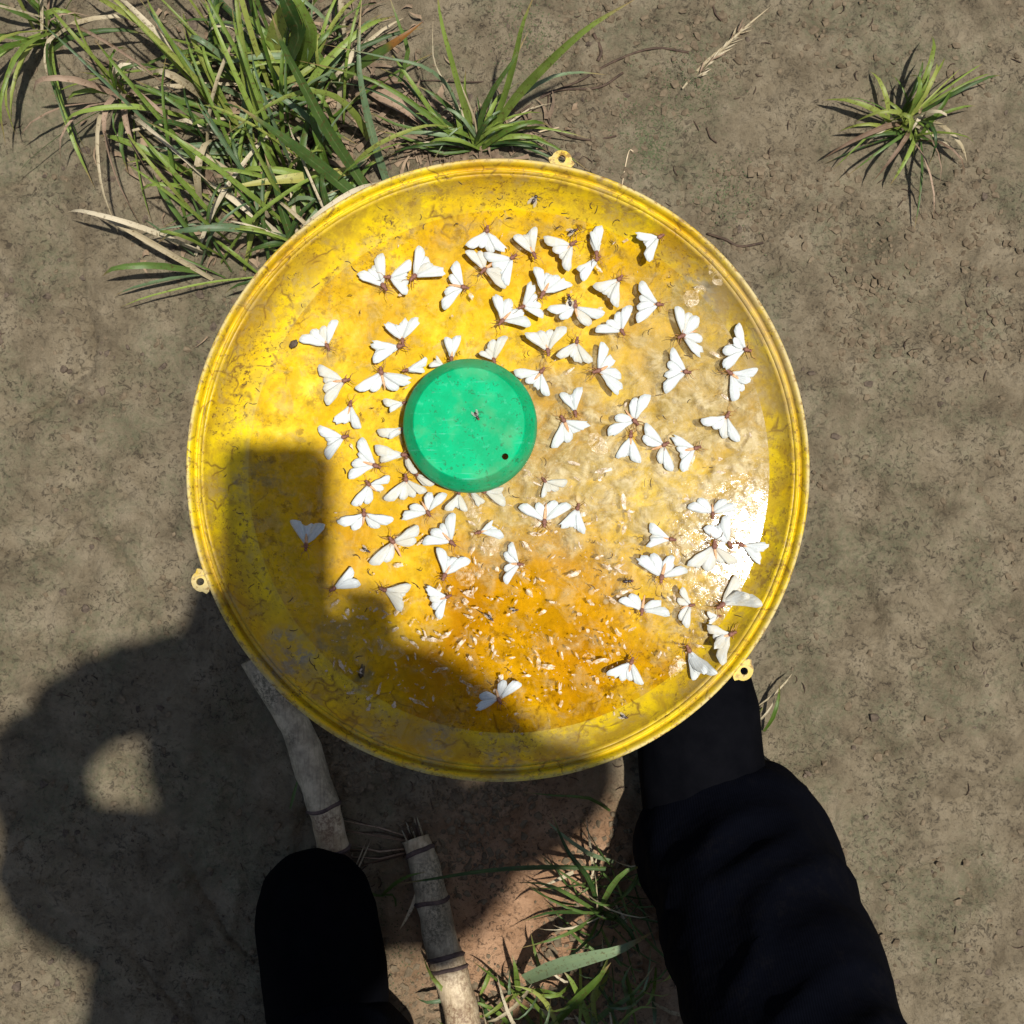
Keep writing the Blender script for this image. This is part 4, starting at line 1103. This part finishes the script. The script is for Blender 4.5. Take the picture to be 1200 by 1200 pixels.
# moss specks on bare soil: tiny seedlings
V, F = [], []
for _ in range(3200):
    cx, cy, sd = rr.choice([(760, 130, 28), (815, 95, 22), (850, 230, 24), (700, 250, 30), (620, 40, 22), (470, 1100, 40), (760, 170, 14)])
    p = W(rr.gauss(cx, sd), rr.gauss(cy, sd), 0); z = gh(p.x, p.y)
    a = rr.uniform(0, 6.28); l = rr.uniform(.0008, .0026); b = len(V)
    d = Vector((math.cos(a), math.sin(a), .5)) * l; s = Vector((-math.sin(a), math.cos(a), 0)) * l * .3
    q = Vector((p.x, p.y, z)); V += [q - s * .4, q + s * .4, q + d * .6 + s, q + d, q + d * .6 - s]; F.append((b, b + 1, b + 2, b + 3, b + 4))
tag(mesh_obj('moss_seedlings', V, F, mat_simple('moss', (0.06, 0.07, 0.03), (0.12, 0.135, 0.065), 80), None, False), 'sparse film of moss and tiny seedlings on the bare soil', 'moss', kind='stuff')

# ------------------------------------------------------------------ broken canes
def cane(label, pts, rads, nodes, mats, seed, frayed=False):
    """pts: world axis points; nodes: fractions along; segments are parts"""
    rg = random.Random(seed); n = 46; P = catmull(pts, n); m = len(pts)
    rad = [float(np.interp(i / (n - 1) * (m - 1), range(m), rads)) for i in range(n)]
    root = empty('broken_cane', P[0], label, 'cane', 'broken dry canes under the pan')
    o = P[0].copy(); cuts = [0.0] + nodes + [1.0]
    def wob(v):
        return v + Vector((noise.noise(v * 60), noise.noise(v * 60 + Vector((5, 5, 5))), noise.noise(v * 60 + Vector((9, 1, 5))))) * .0016 + Vector((noise.noise(v * 18), noise.noise(v * 18 + Vector((4, 4, 4))), 0)) * .003
    for a, b, mt in zip(cuts[:-1], cuts[1:], mats):
        ia, ib = int(a * (n - 1)), int(b * (n - 1))
        Q, rr_ = [], []
        for i in range(ia, ib + 1):
            t = (i - ia) / max(ib - ia, 1)
            Q.append(P[i] - o); rr_.append(rad[i] * (1.0 + .07 * (abs(2 * t - 1) ** 6)) * rg.uniform(.985, 1.015))
        V, F = tube_data(Q, rr_, 20)
        for k, v in enumerate(V): V[k] = wob(v)
        mesh_obj('cane_section', V, F, M[mt], root)
    for t in nodes:
        i = int(t * (n - 1)); d = (P[i + 1] - P[i]).normalized()
        Q = [P[i] - o + d * k for k in (-.0028, -.0014, 0, .0014, .0028)]
        V, F = tube_data(Q, [rad[i] * k for k in (1.0, 1.08, 1.17, 1.10, 1.02)], 20)
        V = [wob(v) for v in V]
        mesh_obj('node_ring', V, F, M['node'], root)
    if frayed:
        for _ in range(26):
            a = rg.uniform(0, 6.28); r0 = rad[0] * rg.uniform(.3, .95); d = (P[0] - P[1]).normalized()
            ref = d.cross(Vector((0, 0, 1))).normalized(); w2 = d.cross(ref)
            b = ref * math.cos(a) * r0 + w2 * math.sin(a) * r0
            L = rg.uniform(.006, .022); sp = (ref * math.cos(a) + w2 * math.sin(a)) * L * rg.uniform(0, .5)
            tube('fibre', [b - d * .004, b + d * L * .5 + sp * .4, b + d * L + sp], [.0011, .0009, .0003], M[rg.choice(['stalk', 'straw', 'root'])], root, 5)
    return root
c1 = [W(300, 770, .03), W(345, 850, .025), W(366, 905, .022), W(383, 960, .020), W(398, 1022, .018)]
cane('grey dry cane emerging from beneath the left rim of the pan', c1, [.014, .0150, .0148, .0150, .0170], [.70, .90], ['stalk_grey', 'stalk', 'root'], 3)
c2 = [W(487, 982, .015), W(500, 1020, .022), W(514, 1085, .032), W(530, 1150, .042), W(548, 1230, .055), W(560, 1300, .07)]
cane('pale dry cane with a frayed broken end and dark rings, beside the left boot', c2, [.0115, .0145, .0155, .0165, .0175, .018], [.105, .32, .525, .56], ['stalk', 'stalk_grey', 'stalk_grey', 'stalk', 'stalk'], 5, True)
# roots at the end of the first cane
Tc = W(402, 1018, .01)
e = empty('root_ball', (Tc.x, Tc.y, .008), 'matted wiry rootlets at the lower end of the grey cane', 'roots')
for _ in range(34):
    a = rgt.uniform(0, 6.28); L = rgt.uniform(.012, .04)
    tube('rootlet', [(0, 0, rgt.uniform(.0, .02)), (math.cos(a) * L * .5, math.sin(a) * L * .5, rgt.uniform(.005, .025)), (math.cos(a + .4) * L, math.sin(a + .4) * L, .0)], [.0012, .0010, .0004], M[rgt.choice(['root', 'stalk_grey', 'root'])], e, 5)
e = empty('root_bundle', W(470, 990, .006), 'dark wispy rootlets trailing left of the frayed cane end', 'roots')
for _ in range(14):
    y0 = rgt.uniform(-.02, .02)
    tube('rootlet', [(.012, y0 * .4, .006), (-.02, y0, rgt.uniform(.004, .014)), (-.05 - rgt.uniform(0, .04), y0 * 1.5 + rgt.uniform(-.01, .01), 0)], [.0009, .0008, .0003], M[rgt.choice(['root', 'dead'])], e, 5)

# ------------------------------------------------------------------ the person who holds the phone
def capsules(name, chains, voxel, mat, parent, smooth_iter=8, wrinkle=0.0, flat=None):
    """chains: list of (points, radii, ellipse) tubes; joined and voxel-remeshed into ONE skin"""
    V, F = [], []
    for ch in chains:
        P, rd = ch[0], ch[1]; ell = ch[2] if len(ch) > 2 else None
        m = len(P); n = max(8, m * 4); P2 = catmull(P, n) if m > 1 else P
        r2 = [float(np.interp(i / (n - 1) * (m - 1), range(m), rd)) for i in range(n)]
        v, f = tube_data(P2, r2, 16, True, len(V), ell); V += v; F += f
        for (pp, rad) in ((P2[0], r2[0]), (P2[-1], r2[-1])):
            if ell: continue
            bm = bmesh.new(); bmesh.ops.create_uvsphere(bm, u_segments=12, v_segments=8, radius=rad * .985)
            b = len(V); bm.verts.ensure_lookup_table()
            V += [v_.co + pp for v_ in bm.verts]; F += [tuple(b + q.index for q in f_.verts) for f_ in bm.faces]; bm.free()
    o = mesh_obj(name, V, F, mat, parent)
    r = o.modifiers.new('r', 'REMESH'); r.mode = 'VOXEL'; r.voxel_size = voxel; r.use_smooth_shade = True
    s = o.modifiers.new('s', 'SMOOTH'); s.iterations = smooth_iter; s.factor = .6
    bpy.context.view_layer.update()
    me = bpy.data.meshes.new_from_object(o.evaluated_get(bpy.context.evaluated_depsgraph_get()))
    o.modifiers.clear(); o.data = me
    if wrinkle:
        for v in me.vertices:
            p = v.co; k = noise.noise(Vector((p.x * 9, p.y * 9, p.z * 7))) * 1.2 + (.5 - abs(noise.noise(Vector((p.x * 14 + p.z * 9, p.y * 14 - p.z * 6, p.z * 11)))) * 2) * .9
            v.co = p + v.normal * wrinkle * k
        me.update()
    me.polygons.foreach_set('use_smooth', [True] * len(me.polygons))
    return o
def build_person():
    root = empty('person', (0, 0, 0), 'person in dark navy trousers and black boots standing over the pan holding a phone', 'person')
    v = Vector
    pel = v((-.01, -.70, .88)); chest = v((-.050, -.57, 1.18)); neck = v((.03, -.385, 1.335)); headc = v((.092, -.250, 1.43))
    rk, lk = v((.250, -.50, .50)), v((-.135, -.60, .48)); ra, la = v((.190, -.365, .10)), v((-.165, -.560, .10))
    rsh, lsh = v((.178, -.405, 1.30)), v((-.19, -.41, 1.30)); rel, lel = v((.285, -.285, 1.12)), v((-.25, -.27, 1.14))
    rw, lw = v((.102, -.178, 1.215)), v((-.080, -.185, 1.215))
    body = [([pel, chest, neck + v((0, -.03, -.05))], [.12, .13, .07]), ([neck + v((0, -.02, -.04)), neck + v((0, .03, .05))], [.055, .055]),
            ([headc + v((0, -.03, -.03)), headc + v((0, -.01, .03)), headc + v((0, -.0, .06))], [.070, .083, .070]),
            ([headc + v((0, .03, -.085)), headc + v((0, .01, -.02))], [.035, .06]),
            ([headc + v((0, .078, .0)), headc + v((0, .103, -.028)), headc + v((0, .088, -.034))], [.010, .015, .012]),
            ([headc + v((.078, -.01, .01)), headc + v((.086, -.018, -.02))], [.016, .010]), ([headc + v((-.078, -.01, .01)), headc + v((-.086, -.018, -.02))], [.016, .010]),
            ([pel, rk, ra], [.08, .055, .038]), ([pel, lk, la], [.08, .055, .038])]
    for sh, el, w, s in ((rsh, rel, rw, 1), (lsh, lel, lw, -1)):
        body.append(([sh, el], [.05, .042])); body.append(([el, w], [.040, .026]))
        # palm beside the phone, fingers curled beneath its edge, thumb over the screen side
        edge = .056 if s > 0 else -.034
        palm = v((edge + s * .022, -.130, 1.243)); body.append(([w, palm + v((0, -.02, 0)), palm], [.026, .027, .024], None))
        for q, (yy, ln) in enumerate(((-.086, 1.0), (-.104, 1.1), (-.122, 1.05), (-.140, .85))):
            k = v((edge + s * .022, yy, 1.246))
            body.append(([palm + v((0, (yy + .12) * .5, 0)), k, v((edge + s * .007, yy + .004, 1.2515)), v((edge - s * .004 * ln, yy + .006, 1.2520))], [.012, .0088, .0078, .0062]))
        body.append(([palm + v((s * .004, -.012, .006)), v((edge + s * .012, -.112, 1.268)), v((edge - s * .006, -.098, 1.280)), v((edge - s * .016, -.088, 1.281))], [.013, .011, .009, .007]))
    b = capsules('body', body, .0045, M['skin'], root, 3)
    tr = [([v((-.01, -.68, .98)), v((-.01, -.70, .86))], [.145, .155]), ([v((.085, -.675, .84)), v((.195, -.605, .66)), rk, v((.228, -.420, .30)), v((.213, -.325, .05))], [.115, .098, .086, .083, .096]),
          ([v((-.07, -.68, .84)), v((-.12, -.65, .64)), lk, v((-.150, -.575, .28)), v((-.160, -.540, .085))], [.125, .103, .088, .082, .086])]
    capsules('trousers', tr, .009, M['trouser'], root, 4, .007)
    st = [([v((-.01, -.69, .90)), chest, v((-.01, -.43, 1.29))], [.145, .145, .112]), ([lsh, v((0, -.42, 1.32)), rsh], [.075, .085, .075])]
    for sh, el, w in ((rsh, rel, rw), (lsh, lel, lw)): st.append(([sh, el, el.lerp(w, .8)], [.064, .050, .046]))
    capsules('shirt', st, .009, M['shirt'], root, 4, .010)
    # boots
    for (toe, heel, s) in ((v((.180, -.180, .052)), v((.190, -.41, .05)), 1), (v((-.190, -.385, .045)), v((-.162, -.60, .05)), -1)):
        ch = [([heel, heel.lerp(toe, .35) + v((0, 0, .012)), heel.lerp(toe, .7), toe], [.044, .054, .062, .060]), ([heel + v((0, .02, 0)), heel + v((0, .03, .13))], [.045, .050])]
        bt = capsules('boot', ch, .006, M['boot'], root, 4, .002)
        for vv in bt.data.vertices: vv.co.z = max(vv.co.z, .014)
        n = 28; V, F = [], []; d = (toe - heel).normalized(); sd = v((d.y, -d.x, 0))
        for z in (.0, .016):
            for k in range(n):
                t = 2 * math.pi * k / n; ctr = heel.lerp(toe, .5); L = (toe - heel).length / 2 + .046
                w_ = .050 * (1 + .10 * math.cos(t))
                q = ctr + d * math.cos(t) * L * (abs(math.cos(t)) ** -.12 if abs(math.cos(t)) > .01 else 1) + sd * math.sin(t) * w_
                V.append((q.x, q.y, z))
        F = [tuple(range(n))[::-1], tuple(range(n, 2 * n))] + [(k, (k + 1) % n, n + (k + 1) % n, n + k) for k in range(n)]
        mesh_obj('boot_sole', V, F, M['sole'], bt, False)
    # face details and hair, hat
    for s in (-1, 1):
        bm = bmesh.new(); bmesh.ops.create_uvsphere(bm, u_segments=14, v_segments=10, radius=.0125); bmesh.ops.translate(bm, verts=bm.verts, vec=headc + v((s * .031, .066, .012)))
        bm_obj('eye', bm, M['eye'], b)
        bm = bmesh.new(); bmesh.ops.create_uvsphere(bm, u_segments=10, v_segments=8, radius=.006); bmesh.ops.translate(bm, verts=bm.verts, vec=headc + v((s * .031, .0745, .007)))
        bm_obj('iris', bm, M['hair'], b)
        tube('eyebrow', [headc + v((s * .015, .082, .032)), headc + v((s * .032, .083, .037)), headc + v((s * .05, .070, .032))], [.003, .004, .002], M['hair'], b, 6)
    tube('mouth', [headc + v((-.024, .068, -.068)), headc + v((0, .080, -.066)), headc + v((.024, .068, -.068))], [.003, .006, .003], M['lips'], b, 8)
    capsules('hair', [([headc + v((0, -.055, -.03)), headc + v((0, -.035, .03)), headc + v((0, -.015, .07))], [.055, .078, .070])], .006, M['hair'], root, 3)
    ht = [(0.0, .060), (.05, .058), (.082, .045), (.090, .02), (.094, .0), (.13, -.004), (.168, -.012), (.168, -.016), (.13, -.008), (.088, -.004), (.084, .02), (.07, .045), (.0, .055)]
    h = lathe('added_hat', ht, 64, M['added_hat'], root); h.location = headc + v((0, -.02, .075)); h.rotation_euler.x = R(-14)  # unseen hat, added so its wide brim shades the pan
    # phone: held, so a thing of its own
    ph = empty('phone', (.011, -.059, 1.262), 'black phone held level above the pan in both hands', 'phone')
    bm = bmesh.new(); bmesh.ops.create_cube(bm, size=1)
    for q in bm.verts: q.co = v((q.co.x * .076, q.co.y * .162, q.co.z * .008))
    bmesh.ops.bevel(bm, geom=[ed for ed in bm.edges if abs(ed.verts[0].co.z - ed.verts[1].co.z) > .001], offset=.009, segments=5, affect='EDGES')
    bmesh.ops.bevel(bm, geom=[ed for ed in bm.edges if abs(ed.verts[0].co.z - ed.verts[1].co.z) < .0001], offset=.0012, segments=2, affect='EDGES')
    bm_obj('phone_case', bm, M['phone'], ph)
    mesh_obj('screen', [(-.034, -.076, .0043), (.034, -.076, .0043), (.034, .076, .0043), (-.034, .076, .0043)], [(0, 1, 2, 3)], M['phone'], ph, False)
    ln = lathe('camera_lens', [(0, 0), (.006, 0), (.006, .002), (0, .002)], 20, M['phone'], ph); ln.location = (-.011, .059, -.0062)
build_person()
